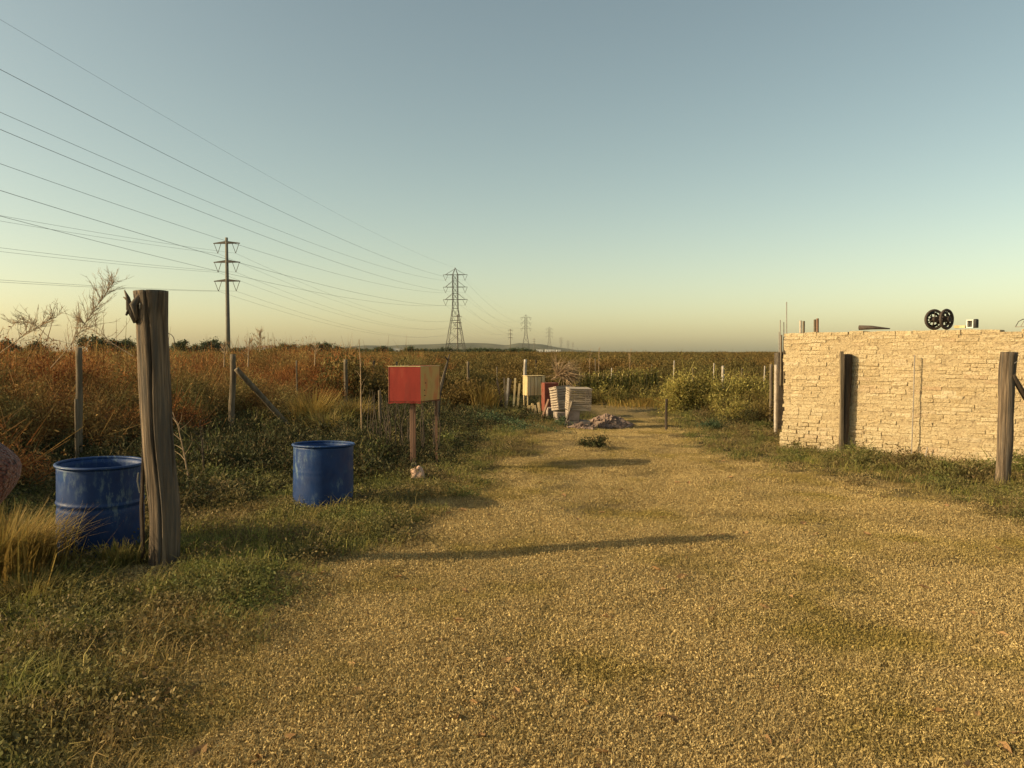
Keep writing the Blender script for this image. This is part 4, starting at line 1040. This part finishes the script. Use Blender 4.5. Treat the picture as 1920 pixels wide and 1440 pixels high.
for i, (px, yb, yt, D) in enumerate(((420, 668, 650, 11.5), (465, 668, 640, 12), (1105, 690, 655, 26), (1122, 690, 652, 26), (1180, 690, 656, 28), (590, 665, 648, 15))):
    dead_plant('dry_stalk', [at(px, yb+20, D), at(px+1, (yb+yt)/2, D), at(px+2, yt, D)], ['dry stalk above the scrub just left of the near power pole foot', 'dry stalk above the scrub just right of the near power pole', 'dry stalk in the brown scrub, first right of the pylons',
        'dry stalk in the brown scrub, second right of the pylons', 'lone dry stalk on the horizon right of the pylons', 'dry stalk above the scrub left of the dome shaped tree'][i], 30+i, 10, .2, 'twig', .012, True, 'stalk')
# bare stems below the red box
root = None; ds = ('cluster of bare upright dark stems under and behind the red box', 'dead plant')
rnd = random.Random(9); mb = MB()
for i in range(34):
    x_ = rnd.uniform(-.45, .6); y_ = rnd.uniform(-.25, .5); h = rnd.uniform(.5, 1.0); mb.tube([(x_, y_, -.05), (x_+rnd.uniform(-.04, .04), y_, h*.5), (x_+rnd.uniform(-.08, .08), y_, h)], [.009, .007, .003], 5)
o = mb.build('dry_thicket', 'twig_dark'); o.location = gat(745, 11.0); tag(o, *ds)

# ------------------------------------------------------------------ person at the left edge, elbow in view
def skinned(name, chain_sets, mat, parent, sub=2):
    vs, es, rd = [], [], []; idx = {}
    for ch in chain_sets:
        prev = None
        for p, r in ch:
            k_ = tuple(round(c_, 4) for c_ in p)
            if k_ not in idx: idx[k_] = len(vs); vs.append(k_); rd.append(r)
            if prev is not None: es.append((prev, idx[k_]))
            prev = idx[k_]
    me = bpy.data.meshes.new(name); me.from_pydata(vs, es, []); me.materials.append(M[mat])
    o = bpy.data.objects.new(name, me); S.collection.objects.link(o); o.parent = parent
    sk = o.modifiers.new('skin', 'SKIN'); me.skin_vertices or None
    for i, d in enumerate(me.skin_vertices[0].data):
        r = rd[i]; d.radius = r if isinstance(r, tuple) else (r, r)
    me.skin_vertices[0].data[0].use_root = True; sk.use_smooth_shade = True
    ss_ = o.modifiers.new('sub', 'SUBSURF'); ss_.levels = ss_.render_levels = sub
    return o
PXC = Vector((-1.62, 1.72, gz(-1.62, 1.72)))
person = empty('person', PXC, 'person in a rust red knitted sweater, only the bent elbow visible at the left edge', 'person')
el = at(18, 880, 1.72)-PXC                     # elbow joint
sh = Vector((.17, 0, 1.375)); hand = Vector((.165, .06, 1.0))
pel = ((0, 0, .93), (.13, .10)); ch_t = [pel, ((0, 0, 1.06), (.125, .09)), ((0, .01, 1.22), (.15, .105)), ((0, 0, 1.36), (.13, .09)), ((0, 0, 1.44), .055), ((0, .015, 1.5), .052)]
legR = [pel, ((.1, 0, .86), .095), ((.11, .01, .48), .06), ((.115, -.02, .1), .04), ((.12, .1, .04), .035), ((.125, .17, .03), .028)]
legL = [pel, ((-.1, 0, .86), .095), ((-.12, .02, .48), .06), ((-.13, 0, .1), .04), ((-.14, .12, .04), .035), ((-.145, .19, .03), .028)]
armR = [((0, 0, 1.36), (.13, .09)), (tuple(sh), .052), (tuple(sh.lerp(el, .5)), .043), (tuple(el), .040), (tuple(el.lerp(hand, .5)), .036), (tuple(hand), .026)]
armL = [((0, 0, 1.36), (.13, .09)), ((-.17, 0, 1.375), .052), ((-.22, .0, 1.12), .042), ((-.235, .03, .98), .037), ((-.235, .09, .86), .031), ((-.235, .12, .76), .025)]
head = [((0, .015, 1.5), .052), ((0, .03, 1.56), (.07, .085)), ((0, .02, 1.64), (.077, .095)), ((0, .01, 1.70), (.06, .07))]
def fingers(w_, d, sidev):
    out = []; palm = w_+d*.075; out.append([(tuple(w_), .025), (tuple(palm), (.034, .016))])
    for k_, ln in enumerate((.062, .072, .068, .052)):
        o_ = sidev*(-.027+.018*k_); a0 = palm+o_+d*.012; a1 = a0+d*ln*.5+Vector((0, .008, -.004)); a2 = a1+d*ln*.35+Vector((0, .014, -.012)); a3 = a2+d*ln*.22+Vector((0, .01, -.012))
        out.append([(tuple(palm), (.034, .016)), (tuple(a0), .0095), (tuple(a1), .009), (tuple(a2), .008), (tuple(a3), .0065)])
    th0 = w_+d*.025+sidev*-.03; out.append([(tuple(w_), .025), (tuple(th0), .012), (tuple(th0+d*.03+sidev*-.016), .0105), (tuple(th0+d*.058+sidev*-.018), .0085)])
    return out
body = skinned('body', [ch_t, legR, legL, armR, armL, head]+fingers(hand, Vector((-.25, .75, -.35)).normalized(), Vector((.2, .4, .7)).normalized())+fingers(Vector((-.235, .12, .76)), Vector((0, .15, -1)).normalized(), Vector((0, -1, -.1)).normalized()), 'skin', person)
fz = lambda ch, k_: [(p, tuple(a*k_+.012 for a in r) if isinstance(r, tuple) else r*k_+.012) for p, r in ch]
sw = skinned('sweater', [fz([((0, 0, .88), (.13, .11))]+ch_t[:4], 1.08)+[((0, 0, 1.415), .075)], fz(armR[:5], 1.05)+[(tuple(el.lerp(hand, .86)), .038)], fz(armL[:5], 1.05)+[((-.235, .11, .8), .037)]], 'wool', person)
tr = skinned('trousers', [fz([((0, 0, .98), (.125, .1)), pel], 1.05), fz(legR[:4], 1.08), fz(legL[:4], 1.08)], 'denim', person)
for s_, lg in ((1, legR), (-1, legL)):
    f0 = Vector(lg[3][0]); skinned('shoe', [[(tuple(f0+Vector((0, -.05, -.055))), .042), (tuple(f0+Vector((0, .03, -.05))), .045), (tuple(f0+Vector((0, .12, -.062))), .04), (tuple(f0+Vector((0, .19, -.068))), .032)]], 'shoe', person)
skinned('hair', [[((0, -.05, 1.56), (.06, .05)), ((0, -.03, 1.65), (.088, .09)), ((0, .0, 1.725), (.07, .085)), ((0, .045, 1.735), (.05, .04))]], 'hair', person)
mb = MB(); mb.tube([(0, .125, 1.63), (0, .14, 1.60), (0, .125, 1.585)], [.008, .014, .008], 8)
for s_ in (-1, 1): mb.tube([(s_*.084, .01, 1.6), (s_*.092, .005, 1.625), (s_*.086, .0, 1.65)], [.01, .014, .01], 8)
mb.build('nose_and_ears', 'skin', person, True)
mb = MB()
for s_ in (-1, 1): mb.lathe([(.001, .008), (.007, .005), (.009, 0), (.001, -.008)], 10, (s_*.031, .105, 1.64))
mb.build('eyes', 'white', person, True)
mb = MB(); mb.tube([(-.022, .11, 1.562), (0, .12, 1.56), (.022, .11, 1.562)], [.003, .006, .003], 6); mb.build('mouth', 'stone', person, True)

# ------------------------------------------------------------------ haze
mb = MB(); mb.box((0, 2400, 62), (9600, 6800, 126)); hz = mb.build('haze', 'white')
hm = bpy.data.materials.new('haze'); hm.use_nodes = True; nt = hm.node_tree; nt.nodes.clear()
out = nt.nodes.new('ShaderNodeOutputMaterial'); pv = nt.nodes.new('ShaderNodeVolumePrincipled')
pv.inputs['Color'].default_value = (.97, .96, .92, 1); pv.inputs['Density'].default_value = .00002; pv.inputs['Anisotropy'].default_value = .1
nt.links.new(pv.outputs[0], out.inputs['Volume']); hz.data.materials.clear(); hz.data.materials.append(hm); tag(hz, kind='stuff')
